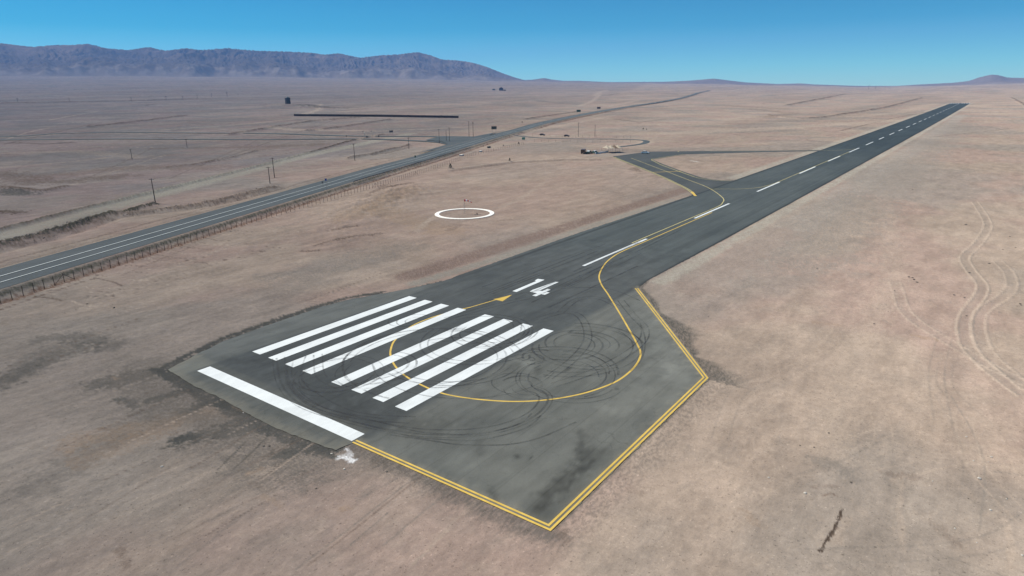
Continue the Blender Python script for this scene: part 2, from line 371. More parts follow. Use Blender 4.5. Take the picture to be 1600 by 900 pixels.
# ------------------------------------------------------------------ ground relief and colour
def relief(X, Y, z):
    D, T, Sg = dist_poly(X, Y, HW, 40)
    side = D*Sg                                  # + = far (left) side
    wob = (fbm(X/9, Y/9, 71, 3)-0.5)
    top = 0.8*sm(-11.2+wob, -8.4+wob*0.3, side)*(1-sm(6.2, 8.6, side))
    ditch = -0.35*np.exp(-((side+12.6)/1.0)**2)-0.3*np.exp(-((side-10)/1.2)**2)
    z = z+np.where(D < 39, top+ditch*np.clip(1+wob, 0, 2), 0)
    D, T, _ = dist_poly(X, Y, BERM, 12)
    z = z+np.where(D < 11, (.6+0.6*fbm(X/5, Y/5, 3, 3))*np.exp(-(D/1.1)**2), 0)
    D, T, _ = dist_poly(X, Y, RUBBLE, 14)
    n = fbm(X/1.8, Y/1.8, 9, 4)
    z = z+np.where(D < 13, (0.1+1.0*n)*np.exp(-(D/2.2)**2)-0.5*np.exp(-((D-5)/1.5)**2), 0)
    D, T, _ = dist_poly(X, Y, DARKBANK, 12)
    z = z+np.where(D < 11, (0.1+1.1*fbm(X/1.4, Y/1.4, 19, 3))*np.exp(-(D/1.2)**2), 0)
    D, T, _ = dist_poly(X, Y, BANK2, 12)
    z = z+np.where(D < 11, 0.9*np.exp(-(D/2.2)**2), 0)
    # scraped mounds between highway and runway
    for cx, cy, rx, ry, a in ((92, 93, 26, 12, 1.3), (118, 104, 18, 10, 1.0), (50, 58, 12, 6, 0.45), (70, 74, 16, 8, 0.5), (40, 74, 22, 7, 0.35)):
        u = ((X-cx)*0.9+(Y-cy)*0.42)/rx; v = (-(X-cx)*0.42+(Y-cy)*0.9)/ry
        e = np.exp(-(u*u+v*v))
        z = z+a*e*(0.3+1.2*fbm(X/3.2, Y/3.2, 13, 4))
    near = sm(0, 15, np.hypot(X-CAM[0], Y-CAM[1]))
    # small roughness away from pavement, flat under it
    rough = (fbm(X/6, Y/3.0, 23, 4)-0.5)*0.20+(fbm(X/1.3, Y/0.9, 29, 2)-0.5)*0.04
    rw = np.where((X > -11.5) & (X < END+5), 1-sm(16.5, 24, np.abs(Y-np.where(X < 60, -4, 0))-np.where(X < 60, 12, 0)*sm(62, 50, X)*0+0), 0)
    Dp, _, _ = dist_poly(X, Y, RWY+[RWY[0]], 14); ins = inside(X, Y, RWY)
    Dt, _, _ = dist_poly(X, Y, TAXI+[TAXI[0]], 14); int_ = inside(X, Y, TAXI)
    far = np.minimum(np.where(ins, 0, Dp), np.where(int_, 0, Dt))
    Dh, _, _ = dist_poly(X, Y, HW, 22); off = sm(10.5, 18, Dh)
    for C_, w_ in ((ENTRY, 3), (SIDE, 6), (SIDE2, 6)):
        Dh, _, _ = dist_poly(X, Y, C_, w_+10); off = off*sm(w_, w_+6, Dh)
    off = off*sm(9.5, 14, np.hypot(X-RC[0], Y-RC[1]))
    z = z+rough*sm(0.5, 9, far)*near*off
    z = z-0.05*(ins | int_)
    # ragged low lip of earth right beside the pavement
    D, T, Sg = dist_poly(X, Y, XY((436, 167.5), (470, 167.5)), 200)
    z = z+np.where(D < 190, 6*np.exp(-(D/38)**2), 0)
    for P, a, w in DITCHES:
        D, T, Sg = dist_poly(X, Y, P, 5*w)
        z = z+np.where(D < 4.9*w, a*np.exp(-(D/w)**2)*(0.4+1.1*fbm(X/30, Y/30, 37, 3)), 0)
    return z
DITCHES = []
RC = XY((726, 334))[0]
for P, a, w in (([(360, 211), (400, 204), (440, 197), (485, 190), (560, 184)], 1.6, 3), ([(480, 205), (540, 198), (610, 187)], 1.5, 3),
                ([(140, 199), (220, 190), (290, 181)], 1.8, 5), ([(545, 248), (580, 242), (640, 227)], 1.1, 1.6), ([(820, 187), (860, 181), (900, 175)], 1.5, 3),
                ([(1200, 181), (1250, 186), (1285, 184), (1380, 169), (1440, 153)], 1.6, 4), ([(1230, 165), (1300, 151), (1320, 147)], 2.0, 6),
                ([(1580, 153), (1590, 158), (1610, 170), (1640, 185)], 1.5, 3), ([(260, 262), (300, 258), (360, 247), (400, 236)], 0.8, 1.5),
                ([(5, 157.8+4), (110, 160), (200, 158.5), (262, 156), (330, 155)], 2.5, 9), ([(0, 293), (60, 300), (100, 293)], 0.8, 4)):
    DITCHES.append((XY(*P), a, w))

TAN = np.array([0.318, 0.262, 0.212]); PINK = np.array([0.310, 0.240, 0.200]); GRAY = np.array([0.240, 0.218, 0.190])
BROWN = np.array([0.175, 0.135, 0.108]); PALE = np.array([0.39, 0.325, 0.262]); DARK = np.array([0.082, 0.083, 0.076]); OCHRE = np.array([0.30, 0.225, 0.160])
PAINTS = []   # (polyline, half width, colour, strength, edge noise)
def brush(P, w, col, k=0.7, en=0.5, px=True):
    PAINTS.append((XY(*P) if px else np.array(P, float), w, np.array(col), k, en))
# pale wheel tracks on the right
o8 = lambda L: [(1200+a/4, 300+b/4) for a, b in L]
TR_A = [(1290, 60), (1350, 150), (1370, 220), (1310, 320), (1230, 400), (1250, 470), (1330, 570), (1330, 630), (1290, 690), (1240, 760), (1220, 820), (1225, 900), (1270, 1000), (1420, 1140), (1600, 1270)]
TR_B = [(1430, 430), (1500, 500), (1520, 590), (1460, 660), (1380, 710), (1320, 770), (1320, 900), (1380, 1020), (1500, 1130), (1620, 1230)]
TR_C = [(790, 560), (815, 640), (840, 720), (900, 790), (1000, 860), (1120, 930), (1300, 1040), (1450, 1120), (1620, 1200)]
for tr, k in ((TR_A, .72), (TR_B, .55), (TR_C, .45)):
    P = smooth_curve(XY(*o8(tr)), 1.0)
    for dd in (-0.85, 0.85):
        Q = offset(P, dd); brush(Q, 0.22, PALE*1.12, k, 0.55, px=False); brush(offset(Q, .34), 0.14, GRAY*.9, k*.8, 0.6, px=False)
    brush(P, 0.5, GRAY, 0.35*k, 0.5, px=False)
brush([(1380, 300), (1400, 430), (1330, 560), (1290, 700)], 2.2, PALE, 0.35, 1)
brush([(1410, 740), (1405, 800), (1412, 860)], 0.25, PALE, .3)
brush([(1570, 810), (1580, 850), (1578, 890)], 0.3, PALE, .4)
brush([(1318, 795), (1309, 815), (1298, 835), (1281, 860)], 0.15, BROWN*0.42, .9, 1.7); brush([(1322, 812), (1316, 830), (1306, 848)], .35, PALE, .4, 1.2)
brush([(1285, 775), (1300, 771), (1308, 776)], 0.15, BROWN, .7)
brush([(1280, 722), (1310, 730), (1330, 745)], 0.9, GRAY*0.86, .6, 1)
brush([(235, 575), (262, 600), (330, 640), (410, 680), (500, 712)], 5.0, GRAY*.66, .5, .8); brush([(200, 590), (260, 640), (340, 690)], 7.0, GRAY*.78, .4, 1)
# grey spill of crushed asphalt beside the old end of the runway
for P, w, k in (([(240, 577), (262, 580), (307, 607), (350, 627), (400, 658), (425, 668), (470, 686), (525, 704)], 0.55, .95),
                ([(300, 607), (270, 617), (232, 626)], 1.0, .75), ([(345, 622), (318, 632), (290, 643)], 1.1, .85),
                ([(420, 664), (370, 672), (320, 680), (282, 688)], 1.5, .7), ([(395, 655), (360, 664)], 1.3, .8), ([(515, 700), (470, 704), (437, 712)], 1.1, .85),
                ([(500, 705), (460, 690)], 0.7, .8), ([(186, 624), (205, 628), (212, 634)], 0.7, .5),
                ([(250, 580), (200, 590), (160, 600)], 2.2, .4), ([(230, 650), (150, 700), (60, 760)], 2.5, .25), ([(20, 590), (80, 560), (130, 545)], 2.5, .35),
                ([(262, 577), (285, 567), (330, 545), (372, 527), (420, 509), (470, 490), (500, 480), (530, 472)], 0.95, 1.0), ([(255, 580), (270, 590), (300, 606), (330, 618), (365, 638), (410, 662)], .8, 1.0),
                ([(560, 462), (600, 459), (620, 458), (660, 447), (690, 440)], 0.4, .8), ([(70, 530), (120, 525), (180, 540)], 2.0, .35),
                ([(0, 600), (60, 555), (110, 540)], 2.5, .3)):
    brush(P, w, DARK, min(1, k*1.2), 1.0)
brush([(385, 690), (362, 712), (340, 733)], 0.10, DARK, .8, .3); brush([(420, 680), (390, 710), (365, 733)], 0.11, DARK, .8, .3)
brush([(470, 736), (450, 745), (430, 752)], 0.12, DARK, .4, .3)
brush([(530, 714), (540, 716), (549, 719)], 0.42, (0.75, 0.78, 0.78), .9, 1.2); brush([(543, 702), (548, 712), (550, 720)], 0.22, (0.7, 0.72, 0.72), .6, 1.5)
brush([(140, 715), (300, 650), (370, 640)], 2.0, OCHRE*0.85, .35, 1); brush([(120, 690), (200, 672), (260, 660)], 2.0, OCHRE*0.9, .4, 1)
# bands beside the runway
brush([(39, 24), (158, 22.5), (200, 22)], 3.3, np.array([.20, .152, .128]), 1.0, .22, px=False)
brush([(-10.5, 18.9), (-11.3, 10.4), (-11.1, 4.3), (-11.5, -2.7), (-11.4, -8.3), (-10.6, -15.2)], .75, DARK, 1, .9, px=False); brush([(-10.6, 19.3), (-5.9, 21.0), (0, 22.8), (7.5, 23.3), (17.4, 23.7), (23.3, 23.0), (29, 20.6)], .7, DARK, 1, .8, px=False)
brush([(-13.5, 20), (-14, 4), (-14, -14)], 3.0, GRAY*.62, .55, 1.2, px=False)
brush([(36, 19.5), (60, 18.0), (100, 18.4), (150, 17.4)], 1.7, np.array([.265, .248, .212]), 1.0, .25, px=False)
brush([(70, -25), (300, -26), (900, -27)], 6.5, np.array([.30, .275, .24]), .75, .3, px=False)
brush([(210, 17.8), (900, 17.8), (END, 17.8)], 3.0, (.33, .31, .26), .85, .4, px=False)
brush([(62, -17.4), (300, -17.4), (END, -17.6)], 1.9, (.34, .32, .27), .9, .4, px=False)
brush([(90, -32), (300, -34), (700, -36)], 12, GRAY*1.02, .65, 1, px=False)
brush([(60, -24), (120, -25)], 5, PINK, .4, 1, px=False)
# tracks and scrapes left of the runway
brush([(0, 484), (60, 463), (130, 440), (150, 435)], 0.28, BROWN*.75, .8, .4); brush([(55, 463), (80, 466), (97, 470)], 0.3, BROWN*.7, .7, .5)
brush([(148, 434), (175, 440), (192, 447)], 0.3, BROWN*.7, .7, .5); brush([(190, 430), (250, 405), (320, 378)], 0.3, BROWN*.9, .5, .5)
for i in range(9):
    x0 = 225+i*17; y0 = 404-i*7
    brush([(x0, y0), (x0+30, y0+5+(i % 3)), (x0+55, y0+8)], 0.22, BROWN*.8 if i % 2 else PALE, .55, .6)
for i in range(16):
    a = 120+i*22; b = 470-i*8
    brush([(a, b), (a+35, b-8), (a+80, b-26)], 0.3, (PALE if i % 2 else GRAY*.85), .35, .8)
brush([(495, 385), (520, 378), (560, 370), (590, 366)], 1.0, BROWN*.75, .7, 1.2); brush([(472, 393), (485, 394), (497, 393)], 0.7, BROWN*.8, .9, .6)
brush([(515, 362), (545, 357), (560, 355)], .7, BROWN*.7, .6, 1.4)
brush([(600, 297), (615, 291), (640, 287)], 1.8, BROWN*.85, .8, 1.5); brush([(570, 310), (590, 300), (600, 290)], 1.5, BROWN*.9, .5, 1.2)
brush([(590, 330), (640, 345), (690, 360)], 6, OCHRE, .55, 1.2); brush([(540, 345), (600, 320), (640, 300)], 5, OCHRE*.95, .5, 1.2)
brush([(650, 362), (670, 345), (690, 330)], 1.0, PALE, .6, .8); brush([(560, 390), (620, 370), (680, 340)], 1.0, PALE, .3, .8)
brush([(780, 325), (815, 310), (850, 285)], 1.2, PALE*.95, .5, .8); brush([(700, 360), (720, 352)], 1.2, BROWN, .5)
brush([(775, 345), (800, 343)], 0.8, BROWN*.9, .5); brush([(690, 355), (715, 350), (735, 352)], .9, BROWN, .35)
brush([(440, 440), (520, 410), (640, 385)], 5, GRAY*.85, .45, 1.2); brush([(430, 430), (530, 420), (600, 400)], 3, GRAY*.8, .4, 1.2)
brush([(985, 264), (1000, 268), (990, 262)], 1.5, BROWN*.9, .7); brush([(983, 285), (1000, 275), (1020, 272)], .35, PALE, .6)
brush([(1080, 251), (1090, 253)], 0.8, (.6, .58, .53), .9)
_r = random.Random(12)
for i in range(70):          # short grader scrapes beside the fence
    px_ = _r.uniform(60, 520); py_ = 505-px_*.33+_r.uniform(-42, 22); p = at(px_, py_)[:2]; a = math.radians(_r.gauss(-62, 12)); L_ = _r.uniform(1.5, 6)
    Q = np.array([p, p+np.array([math.cos(a), math.sin(a)])*L_*.5+np.array([_r.gauss(0, .2), 0]), p+np.array([math.cos(a), math.sin(a)])*L_])
    brush(Q, _r.uniform(.10, .24), BROWN*.72 if i % 2 else PALE*1.05, _r.uniform(.4, .8), .6, px=False)
for i in range(80):         # long thin blade marks running with the runway, left of it
    p = at(_r.uniform(-40, 700), _r.uniform(430, 890))[:2]; L_ = _r.uniform(4, 22); a = _r.gauss(.06, .10)
    if p[1] < 20 and p[0] > -13: continue
    Q = resample([p, p+np.array([math.cos(a), math.sin(a)])*L_], 2)
    brush(Q, _r.uniform(.06, .16), (BROWN*.85, PALE, GRAY*.8)[i % 3], _r.uniform(.25, .6), .5, px=False)
for i in range(26):          # faint wheel marks right of the runway
    p = at(_r.uniform(1050, 1620), _r.uniform(330, 880))[:2]
    if p[1] > -20 and p[0] > 0: continue
    a = _r.uniform(-1.9, .4); L_ = _r.uniform(10, 34); Q = smooth_curve([p, p+np.array([math.cos(a), math.sin(a)])*L_*.5+np.array([_r.gauss(0, 1.2), _r.gauss(0, 1.2)]), p+np.array([math.cos(a+.1), math.sin(a+.1)])*L_], 1.0)
    for dd in (-.8, .8): brush(offset(Q, dd), .13, PALE if i % 3 else GRAY*.85, _r.uniform(.2, .45), .5, px=False)
for i in range(60):          # small dark and ochre blotches
    p = at(_r.uniform(0, 1600), _r.uniform(300, 890))[:2]; a = _r.uniform(0, 3.1); L_ = _r.uniform(.5, 3)
    if inside(np.array([p[0]]), np.array([p[1]]), RWY)[0]: continue
    brush(np.array([p, p+np.array([math.cos(a), math.sin(a)])*L_]), _r.uniform(.15, .6), (BROWN*.9, OCHRE, GRAY*.8)[i % 3], _r.uniform(.2, .5), 1.2, px=False)
for i in range(60):          # faint tracks and low ditches over the far plain
    x_ = _r.uniform(-40, 760) if i % 4 else _r.uniform(900, 1500); y_ = _r.uniform(142, 300) if i % 4 else _r.uniform(142, 215)
    if y_ > 330-x_*.17 and i % 4: continue
    L_ = _r.uniform(30, 170)*(y_-100)/110; sl = _r.gauss(-.13, .09)*(y_-100)/110; k_ = px_m(x_, y_) if False else .9*float(np.dot(at(x_, y_)-CAM, AF))/FPX
    P_ = [(x_, y_), (x_+L_*.5, y_+L_*sl*.5+_r.gauss(0, 1)), (x_+L_, y_+L_*sl)]
    if P_[2][1] < 138: continue
    brush(P_, max(.5, k_*_r.uniform(1.0, 3.2)), (BROWN*.75, PALE, BROWN*.55)[i % 3], _r.uniform(.35, .75), .8)
# berms, banks, verges
P_OF = {'berm': BERM, 'rub': RUBBLE}
PAINTS.append((offset(BERM, 0.2), 1.3, BROWN*.40, .95, .6)); PAINTS.append((RUBBLE, 3.2, BROWN*.78, .75, 1.3))
PAINTS.append((DARKBANK, 1.7, np.array([.075, .072, .055]), .95, 1.3)); PAINTS.append((DIRT, 6.5, np.array([.30, .285, .235]), .9, .3))
PAINTS.append((BANK2, 1.2, PALE, .8, .5)); PAINTS.append((offset(BANK2, -3.0), 1.3, BROWN, .45, .6))
PAINTS.append((offset(HWc, -9.6), .9, np.array([.10, .098, .075]), .9, .2)); PAINTS.append((offset(HWc, -12.9), 1.5, np.array([.15, .095, .07]), .8, 1.0))
PAINTS.append((offset(HWc, 9.0), 2.4, np.array([.24, .205, .16]), .6, .5)); PAINTS.append((offset(HWc, 14), .6, BROWN*.7, .6, .6))
PAINTS.append((SIDE, 9, PALE*.95, .55, .8)); PAINTS.append((SIDE2, 11, PALE*.95, .7, .8)); PAINTS.append((ENTRY, 4.2, PALE*1.05, .7, .5))
for P, a, w in DITCHES: PAINTS.append((P, w*0.75, BROWN*.62, .8, 1.0))
for P, w, c, k in (([(460, 186), (360, 196), (250, 203)], 4, PALE, .5), ([(500, 163), (497, 172), (470, 180)], 7, PALE, .8), ([(590, 205), (660, 202), (720, 199)], 8, PALE, .35),
                   ([(930, 150), (938, 143), (948, 141)], 15, PALE, .6), ([(905, 166), (925, 158), (937, 148)], 7, PALE, .6), ([(950, 166), (1000, 156), (1060, 153)], 8, PALE, .5),
                   ([(820, 206), (900, 192), (960, 180)], 6, PALE*.98, .6), ([(900, 195), (1000, 190), (1080, 178)], 16, TAN, .5),
                   ([(1000, 210), (1150, 204), (1300, 195), (1400, 188)], 16, PALE*.97, .7), ([(1030, 180), (1120, 176), (1250, 186)], 12, PALE*.97, .5),
                   ([(1020, 232), (1150, 225), (1250, 222)], 8, PALE*.95, .4), ([(1330, 183), (1400, 176), (1460, 162)], 10, PALE*.95, .55),
                   ([(1518, 166), (1550, 163), (1580, 163)], 18, PALE, .7), ([(1500, 173), (1560, 170), (1600, 171)], 6, (.30, .29, .25), .6),
                   ([(1200, 183), (1240, 177), (1170, 170)], 14, BROWN*1.1, .5), ([(1135, 165), (1180, 168), (1220, 170)], 22, BROWN*1.05, .5),
                   ([(960, 186), (1000, 191), (1040, 186)], 4, BROWN*.9, .5), ([(0, 240), (120, 236), (220, 246)], 8, PALE*.85, .4),
                   ([(0, 262), (120, 252), (170, 246)], 3, PALE*.8, .45), ([(430, 200), (470, 203), (560, 204)], 10, PALE*1.02, .6),
                   ([(0, 270), (60, 285), (120, 282), (180, 276)], 9, BROWN*.72, .6), ([(0, 300), (40, 303)], 5, DARK, .7), ([(0, 330), (30, 332)], 2.5, BROWN*.5, .7),
                   ([(100, 272), (200, 262), (330, 262)], 12, BROWN*.85, .45), ([(400, 234), (440, 228), (490, 226)], 10, BROWN*.8, .5),
                   ([(250, 232), (330, 231), (420, 229)], 6, BROWN*.8, .5), ([(20, 223), (70, 225), (110, 223)], 4, BROWN*.55, .6), ([(85, 224), (100, 223)], 3, DARK*.7, .9),
                   ([(550, 246), (600, 240), (640, 230)], 1.3, BROWN*.6, .6), ([(580, 250), (610, 247)], 1.5, BROWN*.8, .6), ([(730, 235), (700, 240), (680, 246)], 2.5, PINK*.95, .5),
                   ([(785, 160), (830, 155), (850, 155)], 22, GRAY*.85, .5), ([(840, 157), (880, 162), (870, 161)], 14, GRAY*.72, .6), ([(550, 166), (580, 163), (610, 163)], 18, GRAY*.75, .5),
                   ([(432, 167), (470, 166.5), (520, 168.5), (545, 168.5)], 24, GRAY*.5, .9), ([(1020, 240), (990, 242), (975, 240), (955, 241), (930, 244)], 5, GRAY*1.15, .7)):
    brush(P, w, c, k, 1.2)

def albedo(X, Y):
    r = np.hypot(X-CAM[0], Y-CAM[1])
    n1 = fbm(X/55, Y/38, 1, 5)[:, None]; n2 = fbm(X/90, Y/70, 2, 5)[:, None]; n3 = fbm(X/14, Y/3.2, 4, 5)[:, None]
    n4 = fbm(X/900, Y/160, 6, 6)[:, None]
    c = TAN*(1-sm(.42, .58, n1))+PINK*sm(.42, .58, n1)
    k = sm(.48, .62, n2); c = c*(1-.7*k)+GRAY*.7*k
    k = (sm(30, 70, X)*sm(330, 200, X)*sm(22, 40, Y)*sm(105, 70, Y-.4*X))[:, None]; c = c*(1-.45*k)+np.array([.375, .290, .232])*.45*k
    c = c*(0.94+0.12*sm(.3, .7, n3))
    c = c*(0.93+0.14*sm(.35, .65, n4))
    mp = fbm(X/7.5, Y/5.5, 8, 5, .6)[:, None]; c = c*(.94+.12*sm(.38, .62, mp)); mq = sm(.5, .64, fbm(X/4.2+3, Y/3.4, 10, 5, .62))[:, None]; c = c*(1-.15*mq)+GRAY*.95*.15*mq
    mr = sm(.56, .68, fbm(X/3.1, Y/2.2, 12, 5, .65))[:, None]; c = c*(1-.22*mr)+PALE*.22*mr
    # colour made darker and bluer on the plain beyond the highway
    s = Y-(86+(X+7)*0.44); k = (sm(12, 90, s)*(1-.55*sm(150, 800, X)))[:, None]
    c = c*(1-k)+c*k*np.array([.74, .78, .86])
    k = (sm(150, 1000, s)*(1-.75*sm(900, 3000, X)))[:, None]; c = c*(1-k)+c*k*np.array([.80, .85, .93])  # distance haze painted as blue into the far-left soil colour
    # greyer, older graded soil left and in front of the runway's old end
    k = (sm(30, -25, X)*sm(-46, 0, Y))[:, None]
    c = c*(1-k)+(c*.55+GRAY*.46)*k
    c = c*(1-.16*sm(-5, 20, -Y+0*X)*0)[:, None] if False else c
    # long bulldozer streaks along the runway's direction
    st = fbm(X/9+Y*.09, Y/1.3, 44, 5, .62); reg = sm(60, 10, X)*sm(-20, 5, Y)*sm(90, 60, Y)
    c = c*(1+(sm(.35, .65, st)-.5)*.11*reg)[:, None]
    st2 = fbm(X/2.4, Y/9, 47, 4); regr = sm(-14, -30, Y)*sm(260, 120, X)
    c = c*(1+(sm(.35, .65, st2)-.5)*.0*regr)[:, None]
    # dark crumbs fringing the turning pad
    D, T, Sg = dist_poly(X, Y, PAD+[(61.5, -14.9)], 8)
    ins = inside(X, Y, RWY)
    lump = np.abs(np.sin(T/5.6+1.5*fbm(T/9, D/9, 50, 2)))**1.5
    comb = np.where(T > 58, (.7+5.2*lump*sm(101, 64, T))*(.7+.6*fbm(T/.9, D/5, 51, 3)), .35)
    comb = np.where(T < 24, 1.5+1.6*fbm(T/1.6, D/3, 54, 3), comb)
    k = np.where((D < 7.5) & ~ins, (1-sm(comb*.35, comb, D))*(.55+.45*sm(.40, .60, fbm(X/1.1, Y/.22, 53, 4, .65))), 0)[:, None]
    k = k*np.where(T < 24, .85, 1.0)[:, None]
    c = c*(1-k*.88)+DARK*k*.88
    D, T, Sg = dist_poly(X, Y, PAD[:3], 6)
    k = np.where((D < 5.8) & ~ins & (T > 1) & (T < 60), (1-sm(1.2, 4.5, D))*sm(.44, .6, fbm(X/.6, Y/.3, 57, 4, .65))*.45, 0)[:, None]
    c = c*(1-k)+(GRAY*.55)*k
    warp = fbm(X/1.4, Y/.8, 61, 5, .6); warp2 = fbm(X/5+9, Y/5, 63, 5, .58); wf = fbm(X/1.1, Y/.22, 67, 3, .6); spk = fbm(X/.4, Y/.16, 68, 2, .6)
    for P, w, col, kk, en in PAINTS:
        D, T, Sg = dist_poly(X, Y, P, w*3.2+.6)
        m = D < w*3.2+.6
        if not m.any(): continue
        wn = (warp[m] if w < 3 else warp2[m])
        e = D[m]/w+(wn-.5)*2.4*en+(wf[m]-.5)*1.5*en
        k = (1-sm(.45, 1.25, e))*kk*np.clip(.75+.8*(warp2[m]-.3), .4, 1.1)
        k = np.clip(k*((.62+.76*sm(.3, .7, spk[m])) if col[0] > .09 else (1.05+.3*sm(.3, .7, spk[m]))), 0, 1)[:, None]
        c[m] = c[m]*(1-k)+col*k
    return np.clip(c*np.array([1.10, 1.04, .995]), .01, .9)

def polar_sheet(name, azs, rs, zfun, cfun, material, wrap=False):
    nr, na = len(rs), len(azs)
    A, R = np.meshgrid(azs, rs)
    X = (CAM[0]+R*np.cos(A)).ravel(); Y = (CAM[1]+R*np.sin(A)).ravel()
    Z = zfun(X, Y, A.ravel(), R.ravel())
    me = bpy.data.meshes.new(name)
    me.vertices.add(nr*na); me.vertices.foreach_set('co', np.column_stack([X, Y, Z]).astype(np.float32).ravel())
    i, j = np.meshgrid(np.arange(nr-1), np.arange(na-1 if not wrap else na), indexing='ij')
    j2 = (j+1) % na
    q = np.stack([i*na+j, (i+1)*na+j, (i+1)*na+j2, i*na+j2], -1).reshape(-1, 4)
    me.loops.add(q.size); me.loops.foreach_set('vertex_index', q.ravel().astype(np.int32))
    me.polygons.add(len(q)); me.polygons.foreach_set('loop_start', (np.arange(len(q))*4).astype(np.int32))
    me.polygons.foreach_set('loop_total', np.full(len(q), 4, np.int32)); me.polygons.foreach_set('use_smooth', np.ones(len(q), bool))
    me.update(calc_edges=True); me.validate()
    c = cfun(X, Y, Z, A.ravel(), R.ravel())
    at_ = me.color_attributes.new('albedo', 'FLOAT_COLOR', 'POINT')
    at_.data.foreach_set('color', np.column_stack([c, np.ones(len(c))]).astype(np.float32).ravel())
    return link(name, me, material)

# rings: fine where the photograph shows detail, coarse elsewhere
rs = [2.0]
while rs[-1] < 14000:
    r = rs[-1]; rs.append(r+(1.5 if r < 24 else min(max(r*r/21760*1.35, .055), r*.0065)))
rs = np.array(rs)
a0, a1 = YAW-math.radians(47), YAW+math.radians(47)
azs = np.concatenate([np.linspace(a0, a1, 1150), np.linspace(a1, a0+2*math.pi, 220)[1:-1]])
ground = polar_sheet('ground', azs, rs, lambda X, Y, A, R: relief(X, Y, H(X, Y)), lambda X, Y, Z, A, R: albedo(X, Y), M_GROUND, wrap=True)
tag(ground, 'dry brown desert soil with tracks and scrapes', kind='structure')

# ------------------------------------------------------------------ mountains
SKY = [(-700, 60), (-300, 64), (0, 67), (25, 70), (50, 73), (85, 70), (110, 70), (138, 68), (165, 75), (200, 78), (232, 73), (258, 79), (290, 75), (315, 78), (355, 75),
       (400, 79), (440, 80), (485, 82), (505, 85), (530, 83), (562, 90), (595, 86), (620, 85), (652, 81), (672, 86), (692, 93), (715, 94), (740, 98), (760, 104),
       (785, 114), (805, 121), (820, 125), (835, 124), (850, 121.5), (862, 124), (880, 126), (905, 126), (950, 128), (1040, 127.5), (1080, 125.5), (1115, 122.5),
       (1140, 125.5), (1165, 128.5), (1215, 131), (1250, 130), (1270, 131.5), (1340, 134), (1400, 134), (1440, 131.5), (1490, 129), (1515, 126), (1530, 120.5),
       (1550, 116), (1562, 117.5), (1575, 121), (1600, 121.5), (1680, 119), (2000, 110), (2400, 112)]
_sa = []; _st = []
for x, y in SKY:
    d = ray(x, y); _sa.append(math.atan2(d[1], d[0])); _st.append(d[2]/math.hypot(d[0], d[1]))
_o = np.argsort(_sa); _sa = np.array(_sa)[_o]; _st = np.array(_st)[_o]
def mountains():
    az = np.linspace(_sa[0], _sa[-1], 2600); r = np.linspace(7000, 12000, 300)
    A, R = np.meshgrid(az, r); X = CAM[0]+R*np.cos(A); Y = CAM[1]+R*np.sin(A)
    G = CAM[2]+R1*plain_tan(A)
    env = np.interp(az, _sa, _st)
    crest = 9700+700*(fbm(az*9, az*0, 81, 3)-.5)*2
    foot = 7200+500*(fbm(az*14, az*0+3, 83, 3)-.5)*2
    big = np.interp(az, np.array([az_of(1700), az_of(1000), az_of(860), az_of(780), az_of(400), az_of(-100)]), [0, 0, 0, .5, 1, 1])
    t = np.clip((R-foot)/(crest-foot), 0, 1); back = np.clip((R-crest)/2300, 0, 1)
    wx = X+500*(fbm(X/1500, Y/1500, 91, 3)-.5); wy = Y+500*(fbm(X/1500+5, Y/1500, 93, 3)-.5)
    rid = ridged(wx/1900, wy/1900, 95, 7, .56)
    gul = ridged(A*95+(fbm(X/700, Y/700, 97, 3)-.5)*3.2, R/5200, 99, 3, .5)
    P = (.25*t+.75*t**1.9)*(1-back**1.4)
    body = P*(.55+.75*rid*sm(0, .4, t)+.22*(gul-.45)*np.sin(np.pi*np.clip(t, 0, 1))**.8)
    body += .18*ridged(wx/600, wy/600, 102, 5, .6)*sm(.02, .25, t)*(1-back)
    fore = .26*sm(.0, .16, t)*(1-sm(.25, .5, t))*fbm(A*26, R/900, 105, 4)**1.3
    body = body+fore
    # scale every column so that its crest reaches the skyline
    Zt = CAM[2]+R*env[None, :]
    need = (Zt-G)
    sc = np.full(len(az), 1e9)
    lim = np.where(body > .02, need/np.maximum(body, 1e-3), 1e9)
    sc = np.maximum(lim[R[:, 0] > 7600].min(axis=0), 2)
    kern = np.hanning(13); kern /= kern.sum(); sc = np.convolve(np.pad(sc, 6, 'edge'), kern, 'valid')
    Z = G+body*sc[None, :]-2.0+0*A
    Z = np.where(t <= 0, G-14, Z)
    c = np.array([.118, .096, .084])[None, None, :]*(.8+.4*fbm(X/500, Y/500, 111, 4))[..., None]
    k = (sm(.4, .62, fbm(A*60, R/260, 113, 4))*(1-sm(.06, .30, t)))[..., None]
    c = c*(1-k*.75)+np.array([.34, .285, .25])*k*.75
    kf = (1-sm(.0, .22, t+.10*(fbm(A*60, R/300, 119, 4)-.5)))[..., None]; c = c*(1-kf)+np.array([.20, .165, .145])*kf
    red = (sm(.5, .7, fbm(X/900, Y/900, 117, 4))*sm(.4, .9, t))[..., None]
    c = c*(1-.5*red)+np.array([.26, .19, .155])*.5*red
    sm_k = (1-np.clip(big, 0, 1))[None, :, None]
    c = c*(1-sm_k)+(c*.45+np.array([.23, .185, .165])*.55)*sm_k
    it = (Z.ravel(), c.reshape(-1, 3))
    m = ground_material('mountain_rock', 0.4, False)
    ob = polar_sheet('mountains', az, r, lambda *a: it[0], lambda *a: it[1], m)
    tag(ob, 'bare blue brown mountain range on the horizon', kind='structure')
mountains()

